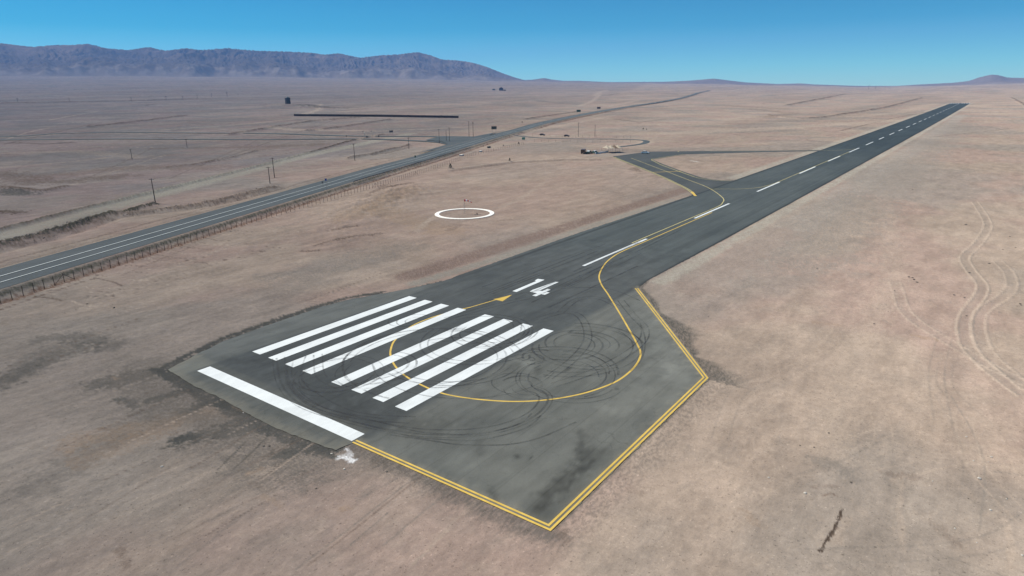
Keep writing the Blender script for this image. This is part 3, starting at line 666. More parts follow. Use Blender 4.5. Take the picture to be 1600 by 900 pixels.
# ------------------------------------------------------------------ haze
hz = MB(); hz.box((3500, 4200, 560), (26500, 26500, 1240)); M_HAZE = bpy.data.materials.new('haze_air'); M_HAZE.use_nodes = True
for n in list(M_HAZE.node_tree.nodes):
    if n.type == 'BSDF_PRINCIPLED': M_HAZE.node_tree.nodes.remove(n)
pv = N(M_HAZE, 'ShaderNodeVolumePrincipled'); pv.inputs['Color'].default_value = (0.26, 0.50, 1.0, 1)
pv.inputs['Density'].default_value = 4.8e-5; pv.inputs['Anisotropy'].default_value = 0.0
M_HAZE.node_tree.links.new(pv.outputs[0], M_HAZE.node_tree.nodes['Material Output'].inputs['Volume'])
haze = hz.build('haze', M_HAZE); tag(haze, 'thin blue air haze over the plain', kind='stuff')

# ------------------------------------------------------------------ runway, pad and markings
def ragged(P, amp=.10, step=.45, xmax=130):
    out = []
    n = len(P); rnd = np.random.RandomState(3)
    for i in range(n):
        a = np.array(P[i], float); b = np.array(P[(i+1) % n], float)
        L = np.linalg.norm(b-a)
        if min(a[0], b[0]) < xmax and max(a[0], b[0]) > 300:
            st = 12.0
        else: st = step if max(a[0], b[0]) < 400 else 12.0
        k = max(1, int(L/st)); nn = np.array([-(b-a)[1], (b-a)[0]])/max(L, 1e-6)
        for j in range(k):
            q = a+(b-a)*j/k
            j_ = (fbm(np.array([q[0]*.7]), np.array([q[1]*.7]), 201, 4)[0]-.5)*2*amp*2.2 if j else 0
            out.append(q+nn*j_)
    return out
def paved(name, P, z, material, fine=None):
    P = ragged(P)
    pts = [(float(a), float(b), 0.0) for a, b in P]
    t = tessellate_polygon([[Vector(p) for p in pts]])
    bm = bmesh.new(); vs = [bm.verts.new(p) for p in pts]
    for f in t:
        try: bm.faces.new([vs[i] for i in f])
        except ValueError: pass
    cuts = [(x, 0) for x in range(400, int(END), 60)]
    if fine:
        x0, x1, y0, y1, s = fine
        cuts += [(x, 0) for x in np.arange(x0, x1, s)]+[(y, 1) for y in np.arange(y0, y1, s)]
    for v, ax in cuts:
        bmesh.ops.bisect_plane(bm, geom=bm.verts[:]+bm.edges[:]+bm.faces[:], plane_co=(v, 0, 0) if ax == 0 else (0, v, 0),
                               plane_no=(1, 0, 0) if ax == 0 else (0, 1, 0))
    me = bpy.data.meshes.new(name); bm.to_mesh(me); bm.free()
    n = len(me.vertices); co = np.empty(n*3, np.float32); me.vertices.foreach_get('co', co); co = co.reshape(-1, 3)
    co[:, 2] = H(co[:, 0], co[:, 1])+z; me.vertices.foreach_set('co', co.ravel())
    bm = bmesh.new(); bm.from_mesh(me)
    bmesh.ops.recalc_face_normals(bm, faces=bm.faces)
    if sum(f.normal.z*f.calc_area() for f in bm.faces) < 0: bmesh.ops.reverse_faces(bm, faces=bm.faces)
    bm.to_mesh(me); bm.free()
    return me
STAINS = []
def stain(P, w, k, en=1.0, px=True): STAINS.append((XY(*P) if px else np.array(P, float), w, k, en))
stain([(850, 800), (875, 780), (900, 745), (930, 710)], 1.6, .72); stain([(845, 785), (855, 770), (880, 750)], 1.2, .78); stain([(835, 800), (870, 760)], 1.0, .8)
stain([(905, 740), (912, 720), (922, 700)], .5, .75); stain([(907, 672), (910, 690), (900, 720)], .5, .68); stain([(768, 765), (772, 780)], .5, .65); stain([(748, 690), (752, 710)], .5, .85)
stain([(885, 765), (900, 735), (915, 735), (925, 720)], .35, .65); stain([(800, 712), (815, 715), (830, 716)], .12, .5, .4); stain([(825, 715), (840, 700), (855, 690)], .12, .85)
stain([(570, 684), (580, 680)], .3, .85); stain([(430, 560), (500, 590), (600, 640), (660, 660)], 4.5, .86, 1); stain([(450, 580), (560, 655), (680, 672)], 2.5, .84, 1)
stain([(670, 560), (780, 560), (850, 560)], 5, .93); stain([(740, 530), (820, 500), (900, 480)], 3, .88); stain([(420, 560), (640, 480), (760, 440)], 2.0, .92)
stain([(350, 560), (385, 567), (400, 562)], .7, .8); stain([(620, 600), (560, 640)], 3, .88)
stain([(955, 640), (1000, 610), (1040, 570)], 2, 1.14); stain([(600, 700), (680, 720), (760, 740)], 3, 1.10); stain([(1010, 500), (1050, 560), (1060, 590)], 2, 1.13)
stain([(820, 560), (828, 575)], .8, 1.25); stain([(800, 562), (835, 570)], .5, 1.25); stain([(905, 560), (960, 540)], 1.5, 1.12); stain([(940, 600), (1010, 560)], .9, .88)
stain([(1000, 400), (900, 440), (870, 450)], 1.3, .85); stain([(760, 470), (860, 430), (980, 380)], 1.1, .88); stain([(1090, 375), (1000, 420), (900, 470)], 1.2, .87)
stain([(840, 578), (843, 583)], .6, .7); stain([(884, 580), (889, 575)], .3, .6); stain([(889, 520), (893, 518)], .3, .6); stain([(962, 605), (965, 608)], .25, .6)
stain([(1100, 381), (1090, 377), (1082, 378)], .25, .7, .4)
def wear(X, Y):
    c = np.ones((len(X), 3))
    # pale old shoulder left of the marked strip, brownish concrete-grey on the turning pad, newer and blacker beyond the taxiway
    k = (sm(15.0, 15.8, Y)*sm(45, 30, X))[:, None]; c = c*(1-k)+c*k*np.array([1.55, 1.50, 1.42])
    k = sm(-4.6, -5.4, X)*sm(-15.5, -14.5, Y); k = k[:, None]; c = c*(1-k)+c*k*np.array([1.34, 1.28, 1.18])
    k = sm(-15, -16.5, Y)*sm(60, 50, X); k = (k*(.6+.6*fbm(X/7, Y/7, 301, 4)))[:, None]; c = c*(1-k)+c*k*np.array([1.58, 1.50, 1.38])
    k = sm(190, 420, X)[:, None]; c = c*(1-k)+c*k*np.array([.50, .56, .60])
    k = sm(55, 100, X)[:, None]; c = c*(1-k)+c*k*np.array([.94, 1.0, 1.01])
    st = fbm(X/9+Y*.1, Y/1.3, 303, 4); c = c*(1+(sm(.35, .65, st)-.5)*.11)[:, None]
    st = fbm(X/3.5, Y/3.5, 305, 4); c = c*(1+(sm(.35, .65, st)-.5)*.12)[:, None]
    e = np.abs(np.abs(Y)-15.0); k = (np.exp(-(e/.45)**2)*sm(34, 70, X))[:, None]; c = c*(1-k*.45)
    wn = fbm(X/.9, Y/.9, 307, 4)
    D, T, Sg = dist_poly(X, Y, [(-5.7, 19.9)]+SW_EDGE+PAD, 4)
    k = ((1-sm(.1, 1.5, D+(wn-.5)*2.2))*.6)[:, None]; c = c*(1-k)+np.array([2.5, 2.15, 1.75])*k
    for P, w, f, en in STAINS:
        D, T, Sg = dist_poly(X, Y, P, w*2.5+.5); m = D < w*2.5+.4
        k = (1-sm(.2, 1.3, D[m]/w+(wn[m]-.5)*2*en))[:, None]; c[m] = c[m]*(1-k)+c[m]*k*f
    return c
me = paved('runway', RWY, 0.03, M_ASPH, (-10, 90, -38.6, 22.4, .6))
n = len(me.vertices); co = np.empty(n*3, np.float32); me.vertices.foreach_get('co', co); co = co.reshape(-1, 3)
ca = me.color_attributes.new('wear', 'FLOAT_COLOR', 'POINT')
ca.data.foreach_set('color', np.column_stack([wear(co[:, 0].astype(float), co[:, 1].astype(float)), np.ones(n)]).astype(np.float32).ravel())
runway = link('runway', me, M_ASPH); tag(runway, 'long grey asphalt runway with turning pad and painted markings', kind='structure')
def rect(name, x0, x1, y0, y1, z=.048, mt=None, label=None):
    nx = 1 if x1-x0 < 40 else 8
    V = []
    for i in range(nx+1):
        x = x0+(x1-x0)*i/nx
        V += [(x, y0, float(H(x, y0))+z), (x, y1, float(H(x, y1))+z)]
    me = bpy.data.meshes.new(name); me.from_pydata(V, [], [(2*i, 2*i+2, 2*i+3, 2*i+1) for i in range(nx)])
    o = link(name, me, mt or M_WHITE, runway)
    if label: o['label'] = label
    return o
rect('threshold_bar', -7.75, -6.03, -14.85, 14.82)
for i in range(8):
    k = i-3.5; y = -(k*3.69+math.copysign(.985, k))
    rect('threshold_stripe', 0, 30, y-.9, y+.9)
for i in range(8):
    k = i-3.5; y = -(k*3.69+math.copysign(.985, k))
    rect('threshold_stripe', END-36, END-6, y-.9, y+.9, .12)
# numerals 1 and 4, read by a pilot flying towards +x
def glyph(name, polys):
    b = MB()
    for P in polys:
        b.add([(x, y, .048) for x, y in P], [tuple(range(len(P)))])
    o = b.build(name, M_WHITE, runway)
    me = o.data
    if me.polygons[0].normal.z < 0: me.flip_normals()
    return o
glyph('runway_numeral', [[(42.3, 1.75), (42.3, .85), (51.4, .95), (51.2, 2.35), (49.9, 2.2), (49.9, 1.78)]])
glyph('runway_numeral', [[(42.2, -2.55), (42.2, -3.35), (43.75, -3.38), (43.75, -4.15), (45.3, -4.15), (45.3, -3.4), (46.9, -3.4), (46.9, -2.6), (45.3, -2.58), (45.3, -2.0),
                                   (51.6, -2.0), (51.4, -1.4), (44.9, -.75), (43.75, -.95), (43.75, -2.57)]])
DASH = [(64.0, 93.4), (123.8, 152.2), (180.9, 209.0), (239, 267.8), (294.4, 323), (347.8, 379), (402.2, 429.5), (454.3, 477), (505, 531), (556, 581)]
x = 607
while x < END-70: DASH.append((x, x+27)); x += 52
for a, b in DASH: rect('centre_line_dash', a, b, -.34, .34, .048 if a < 300 else .048+(a-300)*.0001)
LOOP = smooth_curve([(31.5, 2.2), (27.5, 3.4), (23.4, 4.05), (19.3, 3.8), (14.4, 1.9), (11.6, -.1), (9.6, -2.2), (7.7, -5.1), (6.3, -8.6), (5.6, -12.5), (5.5, -14.9), (5.9, -17.1), (6.9, -19.9), (8.6, -23.1),
                     (11.0, -25.9), (14.2, -28.2), (17.5, -29.6), (20.8, -30.3), (25.3, -30.1), (29.2, -29.0), (31.9, -27.3), (37.9, -22.7), (43.6, -18.2), (50.2, -12.9), (54.9, -9.0),
                     (60.0, -5.8), (67.8, -2.8), (74.5, -1.3), (80.5, -.85), (90.9, -.9), (110.3, -.9), (134.7, -.9)], .6)
strip('taxi_guide_line', LOOP, .26, .040, M_YEL, runway, follow=False)
strip('taxi_guide_line', resample([(31.5, 2.2), (37.2, 1.1)], 1), .2, .040, M_YEL, runway, follow=False)
o = poly('arrow_head', [(36.8, 1.75), (36.8, -.25), (40.6, .55)], .042, M_YEL, runway)
L2 = smooth_curve([(87.6, .95), (95.6, 1.0), (110, 1.0), (127.1, 1.0), (145.6, 1.1), (152.6, 2.2), (158.4, 3.8), (164.2, 6.6), (174.4, 12.6), (184.6, 19.8), (197.7, 31.2), (223.7, 53.6), (261.9, 87.0)], 1.5)
strip('taxi_guide_line', L2, .26, .046, M_YELP, runway, follow=False)
strip('taxi_guide_line', smooth_curve([(178, 15.2), (180.6, 12), (184.1, 6.5), (190.5, 2.4), (200, .8), (209, .5), (240, .5), (268, .5), (295, .45), (350, .4)], 2), .24, .046, M_YELP, runway, follow=False)
strip('taxi_guide_line', smooth_curve([(372, .5), (362, 4), (352, 13), (336, 38), (318, 66)], 3), .24, .050, M_YELP, runway, follow=False)
def double(name, P, gap=.42, w=.22, z=.046):
    b = MB()
    for s in (-1, 1):
        Q = offset(resample(P, 400), 0); Q = np.array(P, float)
        # mitred offset
        out = []
        for i in range(len(Q)):
            d1 = Q[i]-Q[i-1] if i else Q[1]-Q[0]; d2 = Q[i+1]-Q[i] if i < len(Q)-1 else d1
            d1 = d1/np.linalg.norm(d1); d2 = d2/np.linalg.norm(d2); n1 = np.array([-d1[1], d1[0]]); n2 = np.array([-d2[1], d2[0]])
            m = (n1+n2); m = m/np.dot(m, n1)
            out.append((Q[i]+m*(s*gap/2-w/2), Q[i]+m*(s*gap/2+w/2)))
        vs = []
        for a, c in out: vs += [(a[0], a[1], z), (c[0], c[1], z)]
        b.add(vs, [(2*i, 2*i+2, 2*i+3, 2*i+1) for i in range(len(Q)-1)])
    o = b.build(name, M_YEL, runway)
    return o
double('pad_edge_line', [(-7.6, -15.1), (-7.4, -38.45), (27.1, -38.6), (56.1, -15.4)])

# rubber tyre marks
M_RUB = bpy.data.materials.new('tyre_rubber_mark'); M_RUB.use_nodes = True
_b = M_RUB.node_tree.nodes['Principled BSDF']; _b.inputs['Base Color'].default_value = (.028, .029, .03, 1); _b.inputs['Roughness'].default_value = .8
_g = N(M_RUB, 'ShaderNodeNewGeometry').outputs['Position']
_n = remap(M_RUB, noise_(M_RUB, _g, .35, 6, .7, seed=1), .34, .66, .04, .55)
_n2 = remap(M_RUB, noise_(M_RUB, _g, 6, 3, .7, seed=4), .3, .6, .35, 1)
M_RUB.node_tree.links.new(math_(M_RUB, 'MULTIPLY', _n, _n2), _b.inputs['Alpha'])
def marks():
    rnd = random.Random(5); b = MB(); kk = [0]
    def line(P, w=.13):
        w *= 2.3; P = np.array(P, float); A = offset(P, w/2); B = offset(P, -w/2); z = .052+.0006*(kk[0] % 40); kk[0] += 1
        n = len(P); vs = [(a[0], a[1], z) for a in A]+[(c[0], c[1], z) for c in B]
        b.add(vs, [(i, i+1, n+i+1, n+i) for i in range(n-1)])
    big = XY((432, 560), (440, 600), (470, 632), (540, 656), (627, 675), (690, 680), (752, 677), (802, 666), (840, 647), (856, 626), (850, 613), (835, 607))
    for dd, w in ((0, .12), (1.0, .10), (-.5, .07)): line(offset(smooth_curve(big, .6), dd), w)
    for P in ([(565, 662), (640, 682), (690, 687), (750, 688), (820, 670), (845, 650)], [(610, 680), (680, 690), (715, 695), (765, 696), (802, 694), (845, 684), (900, 660)],
              [(450, 572), (448, 590), (462, 615), (500, 640), (560, 655), (640, 662)], [(458, 565), (456, 590), (475, 618), (520, 642), (600, 655)],
              [(445, 580), (452, 606), (485, 635), (545, 655)], [(478, 556), (470, 590), (500, 618), (560, 645), (650, 652)], [(490, 555), (495, 590), (530, 610)],
              [(845, 500), (885, 490), (905, 500), (912, 530), (890, 560), (850, 590)], [(1000, 505), (1008, 530), (1003, 560), (985, 580)], [(965, 470), (985, 495), (1002, 515), (990, 540), (930, 575), (860, 600)],
              [(760, 470), (840, 455), (940, 450), (1000, 470)], [(700, 500), (780, 478), (880, 452), (960, 410)], [(880, 490), (905, 470), (935, 468), (960, 480)]):
        Q = smooth_curve(XY(*P), .5); line(Q, .10)
        if rnd.random() < .7: line(offset(Q, 1.1), .09)
    C = XY((830, 555), (815, 600), (900, 540), (760, 520), (880, 590), (520, 590), (640, 500), (590, 575), (700, 560))
    R_ = ((1.2, 3), (2, 4), (4, 9), (5, 11), (4, 8), (4, 6), (1.8, 3), (4, 7), (6, 12))
    for (cx, cy), (ra, rb), cnt in zip(C, R_, (3, 3, 5, 5, 4, 5, 2, 3, 5)):
        for i in range(cnt):
            r = rnd.uniform(ra, rb); a = rnd.uniform(0, 6.28); span = rnd.uniform(1.5, 4.2); k = int(span*r/.4)+6
            ox, oy = rnd.uniform(-1.3, 1.3), rnd.uniform(-1.3, 1.3); e = rnd.uniform(.8, 1.2); dr = rnd.uniform(-.12, .25)
            P = [(cx+ox+(r*(1+dr*j/k))*math.cos(a+span*j/k)*e, cy+oy+(r*(1+dr*j/k))*math.sin(a+span*j/k)) for j in range(k+1)]
            line(P, rnd.uniform(.07, .14))
            if rnd.random() < .7: line(offset(np.array(P), rnd.uniform(.9, 1.3)), .09)
    for i in range(14):      # long faint landing streaks
        x = rnd.uniform(28, 110); y = rnd.gauss(-2, 4.5); L = rnd.uniform(12, 45)
        line(resample([(x, y), (x+L, y+rnd.uniform(-1.2, 1.2))], 2), rnd.uniform(.10, .22))
    o = b.build('tyre_mark', M_RUB, runway); o['kind'] = 'stuff'
    for p in o.data.polygons: pass
marks()

taxiway = link('taxiway', paved('taxiway', TAXI, .026, M_ASPH2), M_ASPH2); tag(taxiway, 'grey asphalt taxiway joining the apron and the runway', kind='structure')
def tline(P, w=.3, m=M_YELP): return strip('taxiway_edge_line', resample(P, 4), w, .034, m, taxiway)
for d in (-.35, .35): tline(offset(smooth_curve([(262.3, 97.0), (248.7, 85.3), (211.1, 51.9), (184.7, 30.2), (172.0, 20.6), (165, 16.3)], 3), d), .30)
strip('taxiway_edge_line', smooth_curve([(169.0, 18.4), (163, 15.2), (160.8, 13.9)], 2), .9, .05, M_YEL, taxiway)
tline([(295, 70.6+1.4), (261, 75.9), (241, 59.5+2), (224.0, 47.0), (211, 35.6)], .34); tline(smooth_curve([(211, 35.6), (204.8, 30), (202, 24), (201.6, 19), (203, 16)], 2), .28)
strip('hold_line', resample([(212.4, 52.6), (222.2, 43.8)], 3), .6, .036, M_YEL, taxiway)
strip('taxiway_edge_line', resample([(309.5, 81), (306.5, 80)], 2), .5, .036, M_YELP, taxiway)
# wind indicator ring
RC = XY((726, 334))[0]
b = MB(); vs = []; fs = []; K = 96
for i in range(K):
    a = 2*math.pi*i/K; j = math.sin(i*2.7)*.035
    for r, z in ((8.6+j, .0), (8.55+j, .07), (7.35+j, .07), (7.3+j, .0)): vs.append((r*math.cos(a), r*math.sin(a), z))
for i in range(K):
    for k in range(3): fs.append((i*4+k, ((i+1) % K)*4+k, ((i+1) % K)*4+k+1, i*4+k+1))
b.add(vs, fs); ring = b.build('marker_ring', mat('whitewashed_stones', (.80, .77, .70), .9, var=.12, scale=2)); ring.location = (RC[0], RC[1], float(relief(np.array([RC[0]]), np.array([RC[1]]), H(np.array([RC[0]]), np.array([RC[1]])))[0])+.06)
tag(ring, 'white ring of painted stones laid on the soil around the windsock', 'marker ring')

# ------------------------------------------------------------------ roads
def road(name, C, wl, wr, z, m, label):
    P = offset(C, (wl-wr)/2)
    o = strip(name, P, wl+wr, z, m, across=6); tag(o, label, kind='structure'); return o
HWf = resample(HWc, 6)
highway = road('highway', HWf, 5.7, 8.0, .84, M_ROAD, 'two lane paved highway crossing the desert on a low bank')
strip('centre_line', HWf, .26, .94, M_WORNW, highway)
strip('edge_line', offset(HWf, -4.05), .24, .94, M_WORNW, highway)
side_road = road('side_road', resample(SIDE, 6), 3.5, 3.5, .30, M_ROAD, 'narrow paved side road running left from the highway junction')
loop_road = road('link_road', resample(SIDE2, 6), 4, 4, .30, M_ROAD, 'paved link road beyond the side road')
poly('junction_apron', XY((655, 240), (700, 226.5), (690, 222), (664, 220), (690, 213.5), (740, 214.5), (775, 207.5), (760, 214), (700, 232)), .55, M_ROAD, highway, follow=True)
entry = road('entry_road', resample(ENTRY, 3), 2.2, 2.2, .12, M_ROAD, 'narrow paved entry road curving to the apron')

def zat(x, y):
    a = np.array([float(x)]); b_ = np.array([float(y)]); return float(relief(a, b_, H(a, b_))[0])
def G(px, py):
    p = at(px, py); return (p[0], p[1], zat(p[0], p[1]))
def px_m(px, py):      # metres per photo pixel there
    p = at(px, py); return float(np.dot(p-CAM, AF))/FPX
M_STEEL = mat('galvanised_steel', (.30, .30, .29), .5, .6, var=.2)
M_RUSTP = mat('weathered_post', (.060, .045, .036), .9, var=.3)
M_POLE = mat('creosoted_wood', (.085, .068, .055), .9, var=.3)
M_WIRE = mat('fence_wire', (.10, .085, .075), .7, .3)
# guard rail
def guard_rail():
    P = resample(offset(XY((552, 284), (580, 275.5), (620, 264.5), (660, 252.5), (735, 230.5), dz=1.3), 0), 4)
    z0 = [zat(*p) for p in P]; root = empty('guard_rail', (P[0][0], P[0][1], z0[0])); tag(root, 'long steel guard rail along the highway shoulder above the fence', 'guard rail')
    b = MB(); pr = ((-.02, .34), (.05, .42), (0, .5), (.05, .58), (-.02, .66))
    Qs = [offset(P, d) for d, _ in pr]; vs = []; fs = []
    for i in range(len(P)):
        for k in range(5): vs.append((Qs[k][i][0]-P[0][0], Qs[k][i][1]-P[0][1], H(P[i][0], P[i][1])+.84+pr[k][1]+.05-z0[0]))
    for i in range(len(P)-1):
        for k in range(4): fs.append((i*5+k, i*5+k+1, i*5+5+k+1, i*5+5+k))
    b.add(vs, fs); b.build('rail', mat('dark_rail', (.10, .105, .10), .6, .3, var=.2), root)
    for i in range(0, len(P)):
        p = P[i]; b = MB(); b.box((0, 0, .55), (.12, .16, 1.1)); o = b.build('post', M_STEEL, root) if i == 0 else None
        if i == 0: pm = o; o.location = (0, 0, H(p[0], p[1])+.4-z0[0])
        else:
            o = pm.copy(); COL.objects.link(o); o.parent = root; o.location = (p[0]-P[0][0], p[1]-P[0][1], H(p[0], p[1])+.4-z0[0])
guard_rail()
# fences
def fence(P, step, h, label, pr=.055, braces=(), wires=5, x_cut=100):
    P = resample(P, step); root = empty('wire_fence', (P[0][0], P[0][1], zat(*P[0]))); tag(root, label, 'fence')
    o0 = np.array(root.location); rnd = random.Random(2)
    pts = [np.array([p[0], p[1], zat(*p)])-o0 for p in P]
    b = MB(); b.tube((0, 0, -.2), (0, 0, h), pr, pr*.9, 6); b.box((0, 0, h), (pr*1.6, pr*1.6, .05)); proto = None
    rest = MB()
    for i, p in enumerate(pts):
        lean = (rnd.uniform(-.03, .03), rnd.uniform(-.03, .03))
        if i < x_cut:
            if proto is None: o = proto = b.build('fence_post', M_RUSTP, root)
            else: o = proto.copy(); COL.objects.link(o); o.parent = root
            o.location = p; o.rotation_euler = (lean[0], lean[1], 0)
        else: rest.tube((p[0], p[1], p[2]-.2), (p[0]+lean[0], p[1]+lean[1], p[2]+h), pr, pr*.9, 5)
    if rest.v: rest.build('fence_posts', M_RUSTP, root)['kind'] = 'stuff'
    w = MB()
    for k in range(wires):
        hh = h*(.12+.84*k/(wires-1)); r = .022 if k == wires-1 else .008
        for a, c in zip(pts[:-1], pts[1:]): w.tube(a+np.array([0, 0, hh]), c+np.array([0, 0, hh]), r, r, 4)
    w.build('wire', M_WIRE, root)
    for i in braces:
        if i+1 < len(pts):
            b2 = MB(); a, c, d = pts[i-1], pts[i], pts[i+1]
            b2.tube(a+np.array([0, 0, .1]), c+np.array([0, 0, h*.9]), .045, .045, 5); b2.tube(d+np.array([0, 0, .1]), c+np.array([0, 0, h*.9]), .045, .045, 5)
            b2.build('brace', M_RUSTP, root)
fence(FENCE, 2.1, 1.8, 'long rusty wire fence on posts between the highway and the airfield', braces=(11, 46, 70, 88))
fence(FENCE2, 3.5, 1.7, 'shorter stretch of wire fence near the airfield gate beside the road junction', wires=4)
fence(XY((835, 222), (870, 222.5), (920, 222.5), (985, 222.5)), 5, 1.8, 'wire fence on the near side of the entry road', .05, wires=4)
fence(XY((832, 213), (880, 214.5), (935, 215), (985, 216)), 5, 1.8, 'wire fence on the far side of the entry road', .05, wires=4)

# utility poles
def pole_mesh(h, arms, root):
    b = MB(); b.tube((0, 0, -.3), (0, 0, h), .17, .11, 8); b.build('pole_shaft', M_POLE, root)
    for k in range(arms):
        b = MB(); b.box((0, 0, h-.35-.9*k), (.12, 1.9, .12)); a = b.build('crossarm', M_POLE, root); a.rotation_euler = (0, 0, .45)
        b = MB()
        for y in (-.85, 0, .85): b.tube((0, y, .06), (0, y, .26), .05, .035, 6)
        i = b.build('insulators', mat('porcelain', (.35, .33, .3), .3) if 'porcelain' not in bpy.data.materials else bpy.data.materials['porcelain'], a); i.location = (0, 0, h-.35-.9*k)
def place_pole(bx, by, ty, label, arms=1):
    g = G(bx, by); h = (by-ty)*px_m(bx, by)/math.cos(PITCH)*1.0
    r = empty('utility_pole', g); tag(r, label, 'utility pole', 'utility poles along the roads'); pole_mesh(h, arms, r)
    return np.array(g)+np.array([0, 0, h-.1])
tops = []
PL = [(243, 318, 282, 'tall dark wooden pole beside the pale dirt track, nearest and largest of all the poles', 1),
      (429, 277.5, 248, 'wooden pole beside the dirt track, taller and farther of the close pair', 1),
      (422, 287, 262, 'short wooden pole standing in front of the taller one of the close pair', 1),
      (554.5, 251, 226, 'wooden pole on the sandy ground at the near end of a dark ditch line', 1),
      (639, 233, 216, 'wooden pole at the far end of the ditch line just before the junction', 1),
      (686.5, 224, 203, 'wooden pole on the left corner of the road junction', 1),
      (697.5, 221, 205, 'thin short pole between the two taller poles of the junction', 0),
      (702.5, 222, 201, 'wooden pole with crossarm in the middle of the road junction', 1),
      (733, 215, 191.5, 'left pole of the tall pair beyond the junction', 1),
      (739.5, 215.5, 192, 'right pole of the tall pair beyond the junction, with two crossarms', 2),
      (206.5, 249, 234, 'distant wooden pole on the dark plain left of the pole row', 1),
      (292.5, 231, 218, 'small distant pole just below the side road', 1),
      (903.5, 213.5, 193, 'left pole of the pair behind the entry road fence', 1),
      (929.5, 213.5, 196, 'right pole of the pair behind the entry road fence', 1)]
TP = {}
for q in PL: TP[q[0]] = place_pole(*q)
def cable(a, c, label):
    b = MB(); a = Vector(a); c = Vector(c); n = 10; prev = None
    for i in range(n+1):
        t = i/n; p = a.lerp(c, t); p.z -= 1.2*4*t*(1-t)
        if prev is not None: b.tube(prev-a, p-a, .018, .018, 4)
        prev = p.copy()
    o = b.build('overhead_cable', M_WIRE); o.location = a; tag(o, label, 'cable', 'cables between the wooden poles')
cable(TP[243], TP[429], 'thin overhead cable from the nearest pole to the close pair of poles')
cable(TP[429], TP[554.5], 'thin overhead cable from the close pair to the pole at the ditch end')
cable(TP[554.5], TP[639], 'thin overhead cable between the two poles at the ends of the ditch line')
cable(TP[639], TP[686.5], 'thin overhead cable reaching the left corner of the junction')

# windsock
def windsock():
    r = empty('windsock', (RC[0], RC[1], zat(*RC))); tag(r, 'red and white windsock on a thin lattice mast in the white ring', 'windsock')
    h = 3.9; b = MB()
    for k in range(3):
        a = k*2.094; b.tube((.28*math.cos(a), .28*math.sin(a), -.1), (.07*math.cos(a), .07*math.sin(a), h), .014, .014, 5)
    for j in range(9):
        z = h*j/9; s = .28-(.21*j/9); s2 = .28-(.21*(j+1)/9)
        for k in range(3):
            a = k*2.094; a2 = a+2.094; b.tube((s*math.cos(a), s*math.sin(a), z), (s2*math.cos(a2), s2*math.sin(a2), z+h/9), .008, .008, 4)
    b.build('mast', M_STEEL, r)
    b = MB()
    for i in range(12):
        a = i*math.pi/6; a2 = a+math.pi/6; b.tube((0, .38*math.cos(a), h+.38*math.sin(a)), (0, .38*math.cos(a2), h+.38*math.sin(a2)), .025, .025, 5)
    hoop = b.build('hoop', M_STEEL, r); hoop.rotation_euler = (0, 0, -.9)
    mr = mat('red_nylon', (.55, .03, .03), .7); mw = mat('white_nylon', (.75, .72, .7), .7)
    for k in range(5):
        b = MB(); vs = []; n = 12
        for e in (0, 1):
            t = (k+e)/5; x = t*2.2; z = h-.5*t*t*1.4; rr = .32-.19*t
            for i in range(n): a = i*2*math.pi/n; vs.append((x, rr*math.cos(a), z+rr*math.sin(a)*(1-.25*t)))
        b.add(vs, [(i, (i+1) % n, n+(i+1) % n, n+i) for i in range(n)])
        o = b.build('sock_band', mr if k % 2 == 0 else mw, r); o.rotation_euler = (0, 0, -.9)
        if k % 2: o['label'] = 'white windsock band'
        else: o['label'] = 'red windsock band'
windsock()
# ------------------------------------------------------------------ signs
def sign(name, bx, by, top, w, ph, col, label, legs=2, cat='road sign', face=None, stripe=None):
    g = G(bx, by); k = px_m(bx, by); h = (by-top)*k/math.cos(PITCH); W_ = w*k; P_ = ph*k
    az = math.atan2(g[1]-CAM[1], g[0]-CAM[0]); rz = (az if face is None else face)+math.pi/2
    r = empty(name, g, rz); tag(r, label, cat)
    b = MB()
    for s in ((-.35, .35) if legs == 2 else (0,)): b.tube((s*W_, 0, -.2), (s*W_, 0, h-P_*.5), max(.05, W_*.018), None, 6)
    b.build('post', M_STEEL, r)
    b = MB(); b.box((0, -.07, h-P_/2), (W_, .06, P_)); b.build('panel', mat(name+'_panel', col, .6, var=.1), r, .01)
    b = MB()
    for (x0, x1, z0, z1) in ((-.5, .5, .44, .5), (-.5, .5, -.5, -.44), (-.5, -.46, -.44, .44), (.46, .5, -.44, .44)):
        b.box(((x0+x1)/2*W_, -.065, h-P_/2+(z0+z1)/2*P_), ((x1-x0)*W_, .075, (z1-z0)*P_))
    b.build('border', mat(name+'_border', tuple(min(.6, c*1.6+.04) for c in col), .6), r)
    if legs == 2:
        b = MB()
        for z in (-.25, .25): b.box((0, .03, h-P_/2+z*P_), (W_*.96, .06, .08))
        b.build('brace', M_STEEL, r)
    return r
sign('billboard', 772, 207, 198, 8.2, 4.6, (.055, .062, .045), 'dark billboard on two legs beyond the highway near the junction', cat='billboard')
sign('road_sign', 904, 177.5, 172, 6.5, 3.3, (.012, .085, .045), 'large green road sign on the far verge of the distant highway')
sign('road_sign', 935.5, 172.5, 167.5, 5.5, 2.8, (.075, .045, .045), 'dark brown road sign on the distant highway beyond the green one')
sign('road_sign', 611.5, 211, 204.3, 6, 3, (.10, .085, .075), 'brown panel sign on two legs above the side road')
sign('road_sign', 818, 219.5, 214.8, 5.0, 3.6, (.09, .28, .20), 'pale green sign at the mouth of the entry road')
sign('road_sign', 511, 302, 282.5, 2.8, 3.4, (.02, .07, .30), 'small blue road sign on a single post at the highway shoulder', legs=1)
sign('road_sign', 505.5, 302.5, 288, 2.4, 1.8, (.02, .022, .03), 'small dark plate on a short post just left of the blue sign', legs=1)
sign('road_sign', 649.3, 254, 246, 2.0, 3.0, (.035, .11, .05), 'small green marker sign on the highway shoulder past the guard rail start', legs=1)
